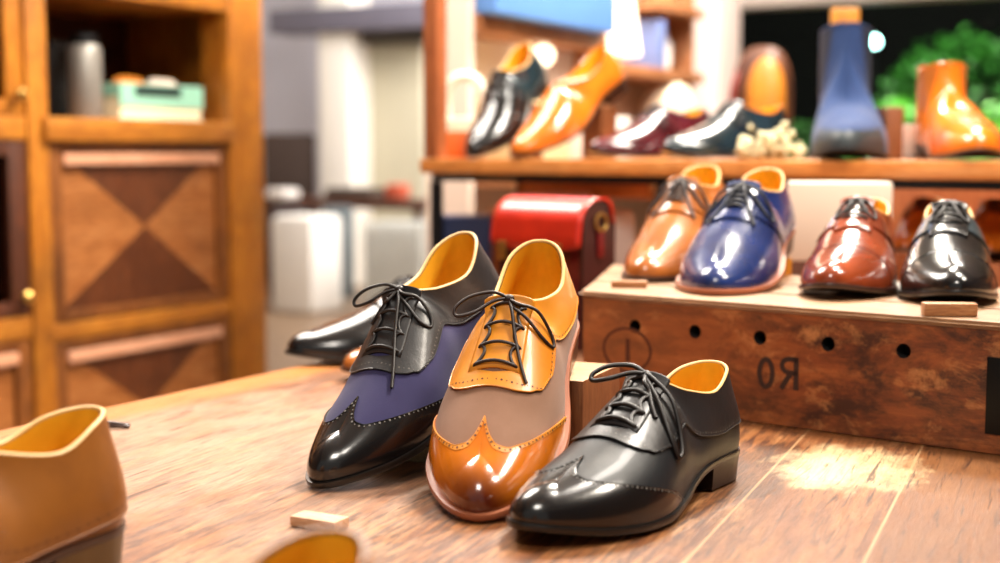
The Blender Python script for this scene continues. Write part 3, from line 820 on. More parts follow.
# tags
def wtag(px, py, z, rz, L_, D_, H_, mat, label):
    q = onZ(px, py, z); o = MB().box(-L_/2, L_/2, 0, D_, 0, H_, .0012).build('wooden_tag', mat)
    o.location = (q.x, q.y, z + .0003); o.rotation_euler = (0, 0, rz); tag(o, label, 'tag')
wtag(629, 288, CT, R(-8), .038, .014, .007, M['tagwood'], 'small flat wooden tag on the crate in front of the brown shoe')
wtag(951, 317, CT, R(-5), .046, .016, .0115, M['tagwood'], 'small upright wooden tag on the crate in front of the black cap-toe shoe')
wtag(312, 530, TZ, R(-28), .038, .018, .0075, M['tagwood2'], 'pale wooden tag lying alone on the table in front')
q = onZ(113, 428, TZ); o = MB().tube(cr([(-.014, 0, .003), (-.006, .006, .004), (.006, .005, .003), (.015, -.001, .003), (.006, -.006, .0035), (-.006, -.005, .003)], 6, True), .0022, 6, closed=True).build('leather_loop', M['sole_brown'])
o.location = (q.x, q.y, TZ - .0004); tag(o, 'small dark leather loop lying near the left edge of the table', 'loop')

# ---------------------------------------------------------------- more shoes
def deg(dx, dy): return math.atan2(dy, dx)
def vh(px, dl): return math.atan2(-1, -(px - 500) / F) + R(dl)
M['br'] = leather('chestnut_leather', '#ad662c', '#87481c', rough=.22, coat=.6)
M['br2'] = leather('mahogany_leather', '#8e3f20', '#5c2312', rough=.2, coat=.7)
M['blue'] = leather('royal_blue_leather', '#1b3068', '#122048', rough=.24, coat=.6)
M['teal'] = leather('dark_teal_leather', '#1d2e35', '#10191d', rough=.2, coat=.7)
M['burg'] = leather('burgundy_leather', '#551c24', '#310e13', rough=.18, coat=.8)
M['fg_tan'] = leather('amber_tan_leather', '#855014', '#6c3c0a', rough=.42, coat=.15)
M['bluesuede'] = suede('denim_blue_suede', '#213a68', '#182a4e')
M['orange_l'] = leather('orange_leather', '#d9761c', '#b85a10', rough=.22, coat=.6)
# foreground left tan shoe
s = Shoe(mirror=1, toe='round')
r = make_shoe('brogue_shoe', 'amber-tan shoe cut off by the left edge, its heel and yellow opening towards the middle', style='derby', sh=s,
              mats=dict(upper=M['fg_tan'], sole=M['sole_brown'], lace=M['lace_brown'], hole=M['hole_orange'], heel=leather('stacked_heel_tan', '#5c4019', '#46300f', rough=.5, coat=.1), facing=M['fg_tan']), res=.9, bow=False)
yw = deg(-.50, -.87)
h = onZ(97, 566, TZ)
r.rotation_euler = (0, 0, yw); r.location = (h.x - .00, h.y + .03, TZ + .0003)
FGL = r
s = Shoe(mirror=-1)
r = make_shoe('brogue_shoe', 'blurred amber shoe closest to the camera, only its heel top in the frame', style='derby', sh=s,
              mats=dict(upper=M['fg_tan'], sole=M['sole_brown'], lace=M['lace_brown'], heel=M['sole_brown'], rim=M['fg_tan'], lining=M['lining']), res=.7, bow=False)
r.rotation_euler = (0, 0, deg(-.35, -.93)); q = W(350, 532, .60); r.location = (q.x, q.y, TZ + .0003)
# behind the navy shoe
s = Shoe(mirror=1)
r = make_shoe('dress_shoe', 'plain black shoe behind the navy shoe, toe pointing left at the table edge', style='derby', sh=s,
              mats=dict(upper=M['black'], facing=M['black_soft'], toe=M['black']), res=.8)
a = onZ(287, 355, TZ + .012); pose(r, s, (a.x, a.y), deg(-.84, -.50), TZ, 0, .97)
s = Shoe(mirror=-1)
r = make_shoe('dress_shoe', 'chestnut shoe mostly hidden between the navy shoe and the plain black one', style='derby', sh=s,
              mats=dict(upper=M['br'], lace=M['lace_brown'], sole=M['sole_brown']), res=.7)
a = onZ(343, 371, TZ + .012); pose(r, s, (a.x, a.y), deg(-.84, -.54), TZ, 0, .84)
# on the crate
s = Shoe(mirror=1)
r = make_shoe('dress_shoe', 'chestnut-brown laced shoe on the crate, left of the blue one', style='derby', sh=s, lace_r=.0018,
              mats=dict(upper=M['br'], sole=M['sole_brown'], lace=M['lace_brown'], heel=M['sole_brown']), res=.9)
a = onZ(641, 274, CT + .01); pose(r, s, (a.x, a.y), vh(640, -17), CT, R(9), .97); TB = r
s = Shoe(mirror=-1, width=1.05)
r = make_shoe('dress_shoe', 'royal blue laced leather shoe on the crate with a brown sole', style='derby', sh=s,
              mats=dict(upper=M['blue'], sole=M['sole_tan'], lace=plain('waxed_cord_navy', '#0a0f1e', .5), heel=M['sole_brown']), res=.9, lace_r=.0019, welt=.0055)
a = onZ(712, 286, CT + .01); pose(r, s, (a.x, a.y), vh(712, -15), CT, R(9), .95); BL = r
for rt, m_, lb in ((TB, M['block'], 'small brown block under the heel of the chestnut shoe on the crate'), (BL, M['amber'], 'amber wooden block under the heel of the blue shoe')):
    c_ = heel_xy(rt, .055); zz = heel_xy(rt, .076).z
    o = MB().box(-.022, .022, -.03, .034, 0, zz - CT - .003, .001).build('support_block', m_); o.location = (c_.x, c_.y, CT + .0003); o.rotation_euler = (0, 0, R(-38)); tag(o, lb, 'block')
s = Shoe(mirror=1)
r = make_shoe('oxford_shoe', 'glossy mahogany cap-toe shoe on the crate between the blue and black shoes', style='cap', sh=s, lace_r=.0017,
              mats=dict(upper=M['br2'], toe=M['br2'], sole=M['sole_brown'], lace=M['lace_dark'], heel=M['sole_brown']), res=.9, bow={'loop': {1: .55, -1: .55}, 'tail': {1: 0, -1: 0}})
a = onZ(828, 291, CT + .01); pose(r, s, (a.x, a.y), vh(828, -9), CT, 0, .92)
s = Shoe(mirror=-1)
r = make_shoe('oxford_shoe', 'glossy black cap-toe laced shoe near the right end of the crate', style='cap', sh=s, lace_r=.0017,
              mats=dict(upper=M['black'], toe=M['black'], facing=leather('slate_black_facing', '#39454c', '#2a3439', rough=.25, coat=.4)), res=.9, bow={'loop': {1: .5, -1: .5}, 'tail': {1: 0, -1: 0}})
a = onZ(958, 298, CT + .01); pose(r, s, (a.x, a.y), vh(955, 2), CT, 0, .90)

# ---------------------------------------------------------------- rack behind the table
RP = Vector((.636, 1.93)); re = Vector((.783, -.622)).normalized(); rn = Vector((-re.y, re.x)); RZ = EYE.z - .0155
ra = math.atan2(re.y, re.x)
def on_rack(px, back=0.0):
    r = ray(px, 200); n = Vector((rn.x, rn.y, 0)); q0 = RP + rn * back
    t = q0.dot(rn) / r.dot(n); return Vector((r.x * t, r.y * t))
x0 = (on_rack(432) - RP).dot(re); x1 = .45; RW = x1 - x0; ro = RP + re * x0; RD = .28
rack = thing('shelf_rack', 'shoe rack of honey wood and black iron behind the table', 'shelf', (ro.x, ro.y, 0), ra)
MB().box(-.03, RW, 0, RD, RZ - .0265, RZ, .003).build('shelf_board', M['shelf'], rack)
m_ = MB(); m_.box(-.005, RW, .004, .016, RZ - .040, RZ - .0270, .001); m_.box(-.005, RW, RD - .016, RD - .004, RZ - .040, RZ - .0270, .001); m_.build('iron_rail', M['iron'], rack)
MB().box(-.03, RW, .02, RD, TZ - .035, TZ - .012, .003).build('shelf_board', M['shelf'], rack)
for yy in (.004, RD - .020):
    MB().box(-.008, .010, yy, yy + .016, 0, RZ - .041, .001).build('iron_leg', M['iron'], rack)
MB().box(-.020, .012, .0, .030, RZ + .0005, RZ + .72, .003).build('post', M['post'], rack)
MB().box(-.006, .30, RD - .02, RD, RZ - .075, RZ - .045, .002).build('back_rail', M['shelf'], rack)
MB().box(.62, RW - .002, RD + .090, RD + .10, TZ - .0115, RZ - .0405, .001).build('back_panel', M['post'], rack)
def rloc(px, back, z): q = on_rack(px, back); return Vector((q.x, q.y, z))
def rshoe(px, back, hx_, hy_, label, name='dress_shoe', style='derby', pitch=0, scale=1, res=.55, shape=None, **kw):
    s = shape or Shoe(); r = make_shoe(name, label, style=style, sh=s, res=res, **kw)
    q = on_rack(px, back); pose(r, s, (q.x, q.y), (vh(px, hx_) if hy_ is None else deg(hx_, hy_)), RZ, R(pitch), scale); return r, s
def prop(rt, sh, mat, label, w=.05, x=.07):
    c_ = heel_xy(rt, x); zz = heel_xy(rt, .076).z; h = zz - RZ - .004
    o = MB().box(-.02, .02, -w/2, w/2, 0, h, .001).build('support_block', mat); o.location = (c_.x, c_.y, RZ + .0003)
    o.rotation_euler = (0, 0, rt.rotation_euler.z); tag(o, label, 'block')
r, s = rshoe(472, .00, -.52, -.85, 'black shoe tilted steeply toe-down at the left end of the rack shelf', pitch=33, scale=.92, mats=dict(upper=M['black'], facing=M['teal'], rim=M['rim'], sole=M['sole_black'])); 
prop(r, s, M['block'], 'wooden block propping the tilted black shoe on the rack')
r, s = rshoe(516, .0, -.72, -.69, 'orange-tan slip-on shoe tilted toe-down on the rack shelf', 'loafer_shoe', 'loafer', pitch=28, shape=Shoe(kind='loafer', open_front=.165), mats=dict(upper=M['orange_l'], sole=M['sole_brown'], heel=M['sole_brown'], rim=M['orange_l'])); LO = r
# saddle strap of the loafer
mb = MB(); rows = [[((lambda z: z)(s.s_of(.205 - .012*(1 - 2*abs(k/24 - .5)) + dx)) if k <= 12 else 1 - s.s_of(.205 - .012*(1 - 2*abs(k/24 - .5)) + dx), min(1, 2*min(k, 24-k)/24)) for k in range(25)] for dx in (0, .008, .016, .024)]
patch(s, rows, .002, mb); mb.build('saddle_strap', M['orange_l'], r, sharp=50)
prop(r, s, M['block'], 'wooden block propping the tilted orange slip-on on the rack')
rshoe(590, .02, -.80, -.60, 'burgundy shoe lying low beside the orange slip-on, toe pointing left', scale=.9, mats=dict(upper=M['burg'], sole=M['sole_black'], rim=M['burg']))
rshoe(664, .02, -.78, -.62, 'dark teal-black shoe at the middle of the rack shelf beside the dried flowers', scale=.93, mats=dict(upper=M['teal'], sole=M['sole_black'], rim=M['orange_l']))
# boots
def boot_extra(root, sh, m, elastic=True):
    if elastic:
        for sd in (1, -1):
            rows = []
            for j in range(9):
                t = .42 + .56 * j / 8; c0 = .075; hw = .012 + .008 * j / 8
                rows.append([((lambda a: a if sd > 0 else 1 - a)(sh.s_of(c0 - hw + 2*hw*k/8)), t) for k in range(9)])
            mb = MB(); patch(sh, rows, .0008, mb); mb.build('elastic_gusset', m, root)
sb = Shoe(kind='boot', open_front=.108, hscale=1.25, width=1.0)
r, _ = rshoe(845, -.012, 2, None, 'tall denim-blue suede ankle boot with an amber pull tab on the rack', 'ankle_boot', 'plain', shape=sb, scale=1.12, res=.7, mats=dict(upper=M['bluesuede'], rim=M['bluesuede'], sole=plain('boot_sole_black', '#15161a', .6), lining=M['amber']))
boot_extra(r, sb, plain('elastic_navy', '#1a2236', .8))
MB().box(.006, .020, -.021, .021, .176, .222, .005).build('pull_tab', M['amber'], r)
# dark toe rand of the blue boot
mb = MB(); nn = 40; rows = []
for j in range(7):
    t = .40 * j / 6; s0 = sb.s_of(.238); rows.append([(s0 + (1 - 2*s0)*k/nn, t) for k in range(nn + 1)])
patch(sb, rows, .0012, mb); mb.build('toe_rand', plain('toe_rand_green_black', '#2b3438', .5), r)
sb2 = Shoe(kind='boot', open_front=.105, hscale=.98, width=1.0)
r, _ = rshoe(982, .0, 17, None, 'glossy orange leather ankle boot on the rack shelf', 'ankle_boot', 'plain', shape=sb2, res=.7, scale=.95, mats=dict(upper=M['orange_l'], rim=M['orange_l'], sole=M['sole_brown'], heel=M['sole_brown'], lining=M['orange_l']))
boot_extra(r, sb2, M['br'])
# small things on the rack
def rbox(name, px, back, w, d, h, mats, label, cat, z=None, rz=0, b=.003, group=None):
    q = on_rack(px, back); o = MB().box(-w/2, w/2, 0, d, 0, h, b).build(name, mats)
    o.location = (q.x, q.y, (RZ if z is None else z) + .0003); o.rotation_euler = (0, 0, ra + rz + R(38)); return tag(o, label, cat, group)
rbox('wooden_bookend', 893, .17, .028, .09, .082, M['block'], 'dark brown wooden bookend on the rack just right of the blue boot', 'bookend')
rbox('white_box', 911, .225, .050, .05, .055, M['white'], 'small white box on the rack left of the orange boot', 'box')
# dried flowers
fl_root = thing('dried_flower_bunch', 'bunch of cream dried flowers lying on the rack left of the blue boot', 'flowers', tuple(rloc(778, .04, RZ)), ra + R(38))
mb = MB(); stm = MB(); rnd = random.Random(5)
for i in range(90):
    x = rnd.uniform(-.058, .045); y = rnd.uniform(-.015, .05); hmax = .036 * (1 - abs((x + .005) / .075) ** 2) + .008 + .012 * math.sin(x * 120)
    z = rnd.uniform(.004, max(hmax, .008)); rr = rnd.uniform(.0035, .0065)
    bm = bmesh.new(); bmesh.ops.create_icosphere(bm, subdivisions=2, radius=rr)
    for v_ in bm.verts: v_.co *= 1 + rnd.uniform(-.22, .22)
    mb.bm(bm, 0, Matrix.Translation((x, y, z + .003)))
    if i % 3 == 0: stm.tube([(x, y, z), (x * .5 + .01, y + .03, .003), (.05, .05, .002)], .0008, 5)
mb.build('blossoms', plain('flower_cream', '#e6dab0', .8, var=.2, sc=90), fl_root, sharp=80); stm.build('stems', plain('stem_straw', '#8d7a45', .8), fl_root)

# on the crate, back row
def cratebox(name, px, py_b, d_off, w, d, h, mat, label, cat, rz, z=CT):
    q = onZ(px, py_b, z); o = MB().box(-w/2, w/2, 0, d, 0, h, .003).build(name, mat); o.location = (q.x, q.y, z + .0003); o.rotation_euler = (0, 0, rz); return tag(o, label, cat)
cratebox('cream_box', 838, 262, 0, .134, .07, .104, plain('card_cream', '#e9d6c2', .7, var=.05), 'plain cream card box at the back of the crate behind the mahogany shoe', 'box', ca + R(26))
# shoes standing on the lower rack board seen behind the crate
def lshoe(px, back, yaw, label, mats, z=TZ + .1045, scale=.80, res=.5):
    s = Shoe(); r = make_shoe('dress_shoe', label, style='derby', sh=s, res=res, mats=mats)
    q = on_rack(px, back); pose(r, s, (q.x, q.y), yaw, z, 0, scale); return r, q
MB().box(.90, RW, .03, RD + .08, TZ - .0115, TZ + .104, .002).build('lower_riser', M['post'], rack)
lshoe(905, .06, vh(905, -10), 'blurred tan shoe on the lower rack between the mahogany and black shoes', dict(upper=M['orange_l'], sole=M['sole_brown'], lace=M['lace_brown']))
lshoe(992, .06, vh(985, 0), 'blurred orange-brown shoe on the lower rack at the right edge', dict(upper=M['orange_l'], sole=M['sole_brown'], lace=M['lace_brown']))

# ---------------------------------------------------------------- red satchel
M['red'] = leather('red_leather_flap', '#cc2c12', '#ab1a0a', rough=.36, coat=.3)
M['red_d'] = leather('dark_red_leather', '#6a0f12', '#46080b', rough=.35, coat=.3)
M['gusset'] = leather('maroon_gusset', '#3a1212', '#240a0a', rough=.4, coat=.2)
M['brass'] = plain('brass_fittings', '#c9a25a', .3, .9)
q = W(583, 275, 1.80); sx = W(485, 275, 1.84); a2 = math.atan2(q.y - sx.y, q.x - sx.x)
BW = .150; BD = .066; BH = .196
bag = thing('leather_satchel', 'red leather satchel with rounded flap and dark side gusset behind the front shoes', 'bag', (q.x, q.y, TZ), a2 - R(26))
def rounded(x0, x1, y0, y1, z0, z1, rr, n=8):
    poly = []
    for cx_, cz_, a0 in ((y0 + rr, z1 - rr, 90), (y1 - rr, z1 - rr, 0)):
        for i in range(n + 1):
            a = R(a0 + 90 - 90 * i / n) if a0 == 90 else R(90 - 90 * i / n); poly.append((cx_ + math.cos(a) * rr, cz_ + math.sin(a) * rr))
    poly += [(y1, z0), (y0, z0)]
    v = [(x, p[0], p[1]) for x in (x0, x1) for p in poly]; n2 = len(poly)
    return v, [tuple(range(n2)), tuple(range(n2, 2*n2))[::-1]] + [(i, (i+1) % n2, n2 + (i+1) % n2, n2 + i) for i in range(n2)]
mb = MB(); mb.add(*rounded(-BW + .006, -.006, .004, BD - .004, 0.0005, BH - .006, .026)); mb.build('bag_body', M['red_d'], bag, sharp=35)
for xx in (-BW, -.006):
    mb = MB(); mb.add(*rounded(xx, xx + .006, .0, BD, 0.0005, BH, .032)); gs = mb.build('side_gusset', M['gusset'], bag, sharp=35)
# flap: curved sheet over the top and down the front
pf = []; n = 12
for i in range(n + 1):
    a = R(90 * i / n); pf.append((BD * .55 - math.sin(a) * (BD * .55 + .006) , BH - .034 + math.cos(a) * .038))
pf = [(BD, BH - .03), (BD - .006, BH - .006), (BD * .75, BH + .003)] + pf + [(-.008, BH - .044), (-.0085, BH - .053), (-.008, BH - .060)]
v = []; nx = 14
for p in pf:
    for k in range(nx + 1):
        u = k / nx; x = -BW - .004 + (BW + .008) * u; z = p[1]
        if p is pf[-1]: z -= .010 * math.sin(math.pi * u)
        v.append((x, p[0] - .004, z))
f = [(i*(nx+1)+j, i*(nx+1)+j+1, (i+1)*(nx+1)+j+1, (i+1)*(nx+1)+j) for i in range(len(pf)-1) for j in range(nx)]
o = mesh_obj('flap', v, f, M['red'], bag, sharp=60); md = o.modifiers.new('t', 'SOLIDIFY'); md.thickness = .003
MB().box(-BW + .012, -BW + .026, -.017, -.012, BH - .082, BH - .056, .002).build('buckle', M['brass'], bag)
MB().box(-.04, -.026, -.017, -.012, BH - .082, BH - .056, .002).build('buckle', M['brass'], bag)
mb = MB(); mb.tube([(.0035 + .0, BD/2 + math.cos(t)*.011, BH - .028 + math.sin(t)*.011) for t in [2*math.pi*i/20 for i in range(20)]], .0022, 8, closed=True); mb.build('ring', M['brass'], bag)
mb = MB(); mb.box(.0002, .004, BD/2 - .006, BD/2 + .006, BH - .075, BH - .04, .001); mb.build('ring_strap', M['red_d'], bag)

# things on the lower rack board, behind the satchel
def lb(name, px, back, w, d, h, mat, label, cat, z0=TZ - .0115, b=.004, rz=0):
    q = on_rack(px, back); o = MB().box(-w/2, w/2, 0, d, 0, h, b).build(name, mat); o.location = (q.x, q.y, z0 + .0003); o.rotation_euler = (0, 0, ra + R(36) + rz); return tag(o, label, cat)
lb('blue_box', 463, .06, .10, .11, .150, plain('card_blue', '#25396b', .6), 'dark blue box low on the rack at its left end', 'box')
lb('white_box', 604, .10, .11, .10, .165, plain('card_white', '#ece7e4', .6), 'tall white box on the lower rack behind the satchel', 'box', b=.012)
lb('orange_box', 505, .20, .065, .04, .158, plain('card_orange', '#b86628', .6), 'orange-brown box on the lower rack behind the blue box', 'box')
lb('pink_box', 556, .16, .13, .05, .196, plain('card_pink', '#e3b09a', .6), 'salmon-pink box on the lower rack behind the satchel flap', 'box')
#@@SCENE3
# ================================================================= the room
RA = -R(29); Uv = Vector((.875, -.485)).normalized(); Vv = Vector((.485, .875)).normalized()
def room_box(name, u0, u1, v0, v1, z0, z1, mat, label=None, b=0):
    o = MB().box(u0, u1, v0, v1, z0, z1, b).build(name, mat); o.rotation_euler = (0, 0, math.atan2(Uv.y, Uv.x))
    tag(o, label, kind='structure'); return o
ULW = -2.70
room_box('floor', -7, 2.4, -2.2, 8.5, -.08, 0, M['floor'])
room_box('ceiling', -7, 2.4, -2.2, 8.5, 3.2, 3.28, M['ceil'])
M['wall_lilac'] = plain('plaster_lilac_white', '#c9c8d6', .8, var=.04, sc=1.5)
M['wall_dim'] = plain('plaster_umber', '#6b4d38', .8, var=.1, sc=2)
u_w0, u_w1 = -3.13, .4; zt = EYE.z + .875
room_box('wall_back', -7, u_w0, 8.36, 8.5, 0, 3.2, M['wall_lilac'])
room_box('wall_back.001', u_w0, u_w1, 8.36, 8.5, 0, .35, M['wall_lilac'])
room_box('wall_back.002', u_w0, u_w1, 8.36, 8.5, zt + .08, 3.2, M['wall'])
room_box('wall_back.003', u_w1, 2.4, 8.36, 8.5, 0, 3.2, M['wall'])
room_box('wall_right', 2.4, 2.5, -2.2, 8.5, 0, 3.2, M['wall_dim'])
room_box('wall_left', -7.1, -7, -2.2, 8.5, 0, 3.2, M['wall'])
room_box('wall_partition', ULW - .08, ULW, -2.2, 2.78, 0, 3.2, M['wall_dim'])
room_box('baseboard_back', -7, u_w0, 8.33, 8.36, 0, .1, M['white'])
# window
wf = tag(bpy.data.objects.new('window_1', None), kind='structure'); link(wf); wf.rotation_euler = (0, 0, math.atan2(Uv.y, Uv.x))
M['framew'] = plain('window_frame_beige', '#9d8c80', .6, var=.06)
MB().box(u_w0, u_w1, 8.30, 8.5, zt, zt + .08, .004).build('frame_head', M['framew'], wf)
MB().box(u_w0, u_w1, 8.30, 8.5, .35, .40, .004).build('frame_sill', M['framew'], wf)
MB().box(u_w0 - .0, u_w0 + .06, 8.31, 8.5, .40, zt, .004).build('frame_jamb', M['framew'], wf)
MB().box(u_w1 - .06, u_w1, 8.31, 8.5, .40, zt, .004).build('frame_jamb', M['framew'], wf)
g = NT('window_glass'); g.b.inputs['Base Color'].default_value = (.95, 1, .98, 1); g.b.inputs['Roughness'].default_value = .02; g.b.inputs['Transmission Weight'].default_value = 1; g.b.inputs['IOR'].default_value = 1.05
MB().box(u_w0 + .06, u_w1 - .06, 8.42, 8.428, .40, zt).build('glass_pane', g.m, wf)
def rbx(name, px0, px1, y0, y1, d, dep, mat, label=None, cat=None, kind=None, b=.004, floor_=False, group=None, base=None, rz=0):
    pc = (px0 + px1) / 2; w = (px1 - px0) * d / F / .875; bt = W(pc, y1, d); tp = W(pc, y0, d)
    z0 = 0.0003 if floor_ else (base if base is not None else bt.z); h = tp.z - z0
    o = MB().box(-w/2, w/2, 0, dep, 0, h, b).build(name, mat); o.location = (bt.x, bt.y, z0); o.rotation_euler = (0, 0, RA + rz)
    return tag(o, label, cat, group, kind)
M['white_col'] = plain('column_white', '#f1ebe2', .7, var=.03)
rbx('trim_1', 320, 352, -400, 290, 9.05, .25, M['white_col'], kind='structure', floor_=True)
rbx('trim_2', 262, 432, 6, 30, 8.9, .25, M['beam'], kind='structure')
d_ = rbx('door_1', 357, 424, 42, 290, 9.15, .05, M['beige'], kind='structure', floor_=True)
rbx('trim_3', 352, 430, 30, 42, 9.0, .12, plain('door_head_dark', '#5b564f', .7), kind='structure')
rbx('trim_4', 684, 714, -200, 260, 4.75, .22, plain('pillar_rose_white', '#e3d0c8', .7, var=.03), kind='structure', floor_=True)
# outside : ground, added dark backdrop, shrubs
room_box('ground_outside', -6, 6, 8.51, 13.2, -.1, 0, plain('soil_dark', '#2a2018', .9))
room_box('fence_outside_added', -6, 6, 12.6, 12.7, 0, 4.5, plain('fence_black_added', '#050605', 1, spec=.1))  # added black sheet, blocks the bright world so outside stays night-dark
def shrub(px, d, h, rad, col, col2, label, seed, n=1100, z0=.0):
    rn_ = random.Random(seed); p = W(px, 100, d)
    root = thing('garden_shrub', label, 'shrub', (p.x, p.y, 0), 0, None)
    st = MB()
    for i in range(6):
        a = i * 1.05 + seed; st.tube(cr([(0, 0, 0), (.1*math.cos(a)*rad, .1*math.sin(a)*rad, h*.3), (.55*math.cos(a)*rad, .55*math.sin(a)*rad, h*.75)], 4), .012, 5)
    st.build('stems', plain('bark_dark', '#2d2014', .9), root)
    mb = MB()
    for i in range(n):
        a = rn_.uniform(0, 6.283); u = rn_.uniform(-1, 1); rr = rn_.uniform(.55, 1) ** .5
        c = Vector((math.cos(a)*math.sqrt(1-u*u)*rad*rr, math.sin(a)*math.sqrt(1-u*u)*rad*rr, h*.55 + u*h*.45*rr))
        L_ = rn_.uniform(.07, .13); wv = L_*.32
        e = Euler((rn_.uniform(-.9, .9), rn_.uniform(-.9, .9), rn_.uniform(0, 6.28))).to_matrix()
        mb.add([c + e @ Vector(q) for q in ((0, -L_/2, 0), (wv, 0, .01), (0, L_/2, -.01), (-wv, 0, .01))], [(0, 1, 2), (0, 2, 3)], 0)
    t = NT('leaf_green'); v = t.coords(); t.L(t.mix(t.noise(v, 5, 3), srgb(col), srgb(col2)), t.b.inputs['Base Color']); t.b.inputs['Roughness'].default_value = .45
    mb.build('foliage', t.m, root, smooth=False)
shrub(900, 9.9, 1.25, .36, '#62b032', '#2f7020', 'mid-green leafy shrub outside the window, right of the blue boot', 1)
shrub(1015, 9.3, 1.22, .42, '#70bc3a', '#357a24', 'bright green shrub outside the window at the right edge of the picture', 2)
shrub(965, 11.3, 1.85, .75, '#3c8a2a', '#1b4e18', 'tall dark green shrub outside behind the two brighter shrubs', 3)
shrub(800, 10.6, 1.1, .45, '#2a5a1c', '#0f2c0d', 'low dark shrub outside the window left of the blue boot', 4)
p = W(874, 42, 8.9)
lm = thing('garden_lamp', 'small round cyan-white garden lamp glowing outside the window beside the blue boot', 'lamp', (p.x, p.y, 0))
MB().lathe([(.06, 0), (.06, .02), (.012, .03), (.012, p.z - .045), (.03, p.z - .04), (.03, p.z - .03)], 14).build('lamp_post', M['iron'], lm)
bm = bmesh.new(); bmesh.ops.create_icosphere(bm, subdivisions=3, radius=.034); mb = MB(); mb.bm(bm, 0, Matrix.Translation((0, 0, p.z)))
mb.build('lamp_globe', plain('lamp_cyan', '#b8fff4', .3, emit=16, var=0), lm)

# far bench, chair, bags
q = W(345, 200, 8.0); bz = q.z
bn = thing('low_bench', 'long low dark bench far back in the room carrying small goods', 'bench', (q.x, q.y, 0), RA)
MB().box(-.60, .52, 0, .45, bz - .05, bz, .006).build('bench_top', M['cab_dark'], bn)
for xx in (-.58, .46):
    for yy in (.01, .40): MB().box(xx, xx + .04, yy, yy + .04, 0, bz - .051, .003).build('leg', M['cab_dark'], bn)
q = W(284, 200, 9.05)
ch = thing('side_chair', 'dark upholstered chair far back beside the pale wall', 'chair', (q.x, q.y, 0), RA + R(20))
M['darkcloth'] = plain('upholstery_dark', '#3b2a22', .8)
sb_ = MB(); sb_.box(-.22, .22, -.21, .21, .40, .48, .02); sb_.build('seat', M['darkcloth'], ch)
sb_ = MB(); sb_.box(-.20, .16, .16, .22, .50, W(284, 133, 9.05).z, .03); sb_.build('backrest', M['darkcloth'], ch)
for xx in (-.2, .17):
    for yy in (-.19, .17): MB().box(xx, xx + .03, yy, yy + .03, 0, .399 if yy < 0 else .55, .003).build('leg', M['cab_dark'], ch)
rbx('storage_basket', 268, 314, 216, 290, 7.5, .30, plain('basket_white', '#efeae4', .8, var=.05), 'white fabric storage basket under the left end of the far bench', 'basket', floor_=True, b=.04)
rbx('draped_coat', 322, 352, 206, 280, 7.72, .04, plain('coat_grey', '#6f7a80', .9), 'grey coat hanging down in front of the far bench', 'coat', b=.018, base=.06)
def ribs():
    q = W(392, 280, 7.3); w = .36; root = thing('ribbed_basket', 'white ribbed laundry basket beneath the right end of the far bench', 'basket', (q.x, q.y, 0), RA)
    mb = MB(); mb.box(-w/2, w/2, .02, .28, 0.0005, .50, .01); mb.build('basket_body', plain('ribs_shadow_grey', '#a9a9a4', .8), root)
    mb = MB()
    for i in range(9): mb.box(-w/2 + i*w/8.6, -w/2 + i*w/8.6 + .018, 0, .0195, 0.0005, .50, .004)
    mb.build('ribs', plain('ribs_white', '#e4e4de', .7), root)
ribs()
rbx('folded_cloth', 322, 372, 188, 199, 8.15, .2, plain('cloth_umber', '#4a3a30', .9), 'dark folded cloth on the far bench', 'cloth', base=bz + .0005, b=.02)
rbx('red_pouch', 384, 402, 184, 199, 8.15, .1, plain('pouch_red', '#c4573a', .7), 'small red pouch on the right end of the far bench', 'pouch', base=bz + .0005, b=.02)
rbx('white_cushion', 264, 286, 189, 199, 8.15, .15, plain('cushion_white', '#f0e8e2', .8), 'small white cushion on the left end of the far bench', 'cushion', base=bz + .0005, b=.02)

# ================================================================= cabinet on the left
CR = Vector((-.592, 3.5)); cab = thing('display_cabinet', 'tall honey-brown wooden cabinet with inlaid doors and an open niche on the left', 'cabinet', (CR.x, CR.y, 0), math.atan2(.875, .485))
E = EYE.z; CTOP = E + .75; yb = .44
def cb(name, x0, x1, y0, y1, z0, z1, mat, parent=cab, b=.004): return MB().box(x0, x1, y0, y1, z0, z1, b).build(name, mat, parent)
cb('post', -.127, 0, 0, .09, 0, CTOP, M['cab']); cb('side_panel', -.03, -.005, .091, yb, 0.02, CTOP - .02, M['cab'])
cb('post', -.755, -.700, 0, .06, 0, CTOP, M['cab']); cb('post', -2.2, -2.12, 0, .06, 0, CTOP, M['cab'])
cb('divider', -.745, -.720, .061, yb - .02, .02, CTOP - .02, M['cab_dark'])
cb('back_panel', -2.19, -.031, yb - .018, yb, .02, CTOP - .02, M['cab_dark'])
cb('top_board', -2.24, .02, -.02, yb, CTOP + .0005, CTOP + .04, M['cabh'])
cb('shelf_board', -.719, -.128, -.015, yb - .019, E + .018, E + .068, M['cabh'])
cb('niche_top', -.719, -.128, 0, yb - .019, E + .330, E + .39, M['cabh'])
cb('upper_front', -.699, -.128, .02, .04, E + .391, CTOP - .002, M['pan_light'])
cb('rail', -.699, -.128, .004, .055, E - .402, E - .365, M['cabh'])
cb('rail', -.699, -.128, .004, .055, 0.05, .11, M['cabh'])
M['cabd'] = wood('door_frame_brown', '#8a5120', '#5a2f10', '#a8682c', axis=2, sc=.8, rough=.4, coat=.2, stretch=8, dirt=.5)
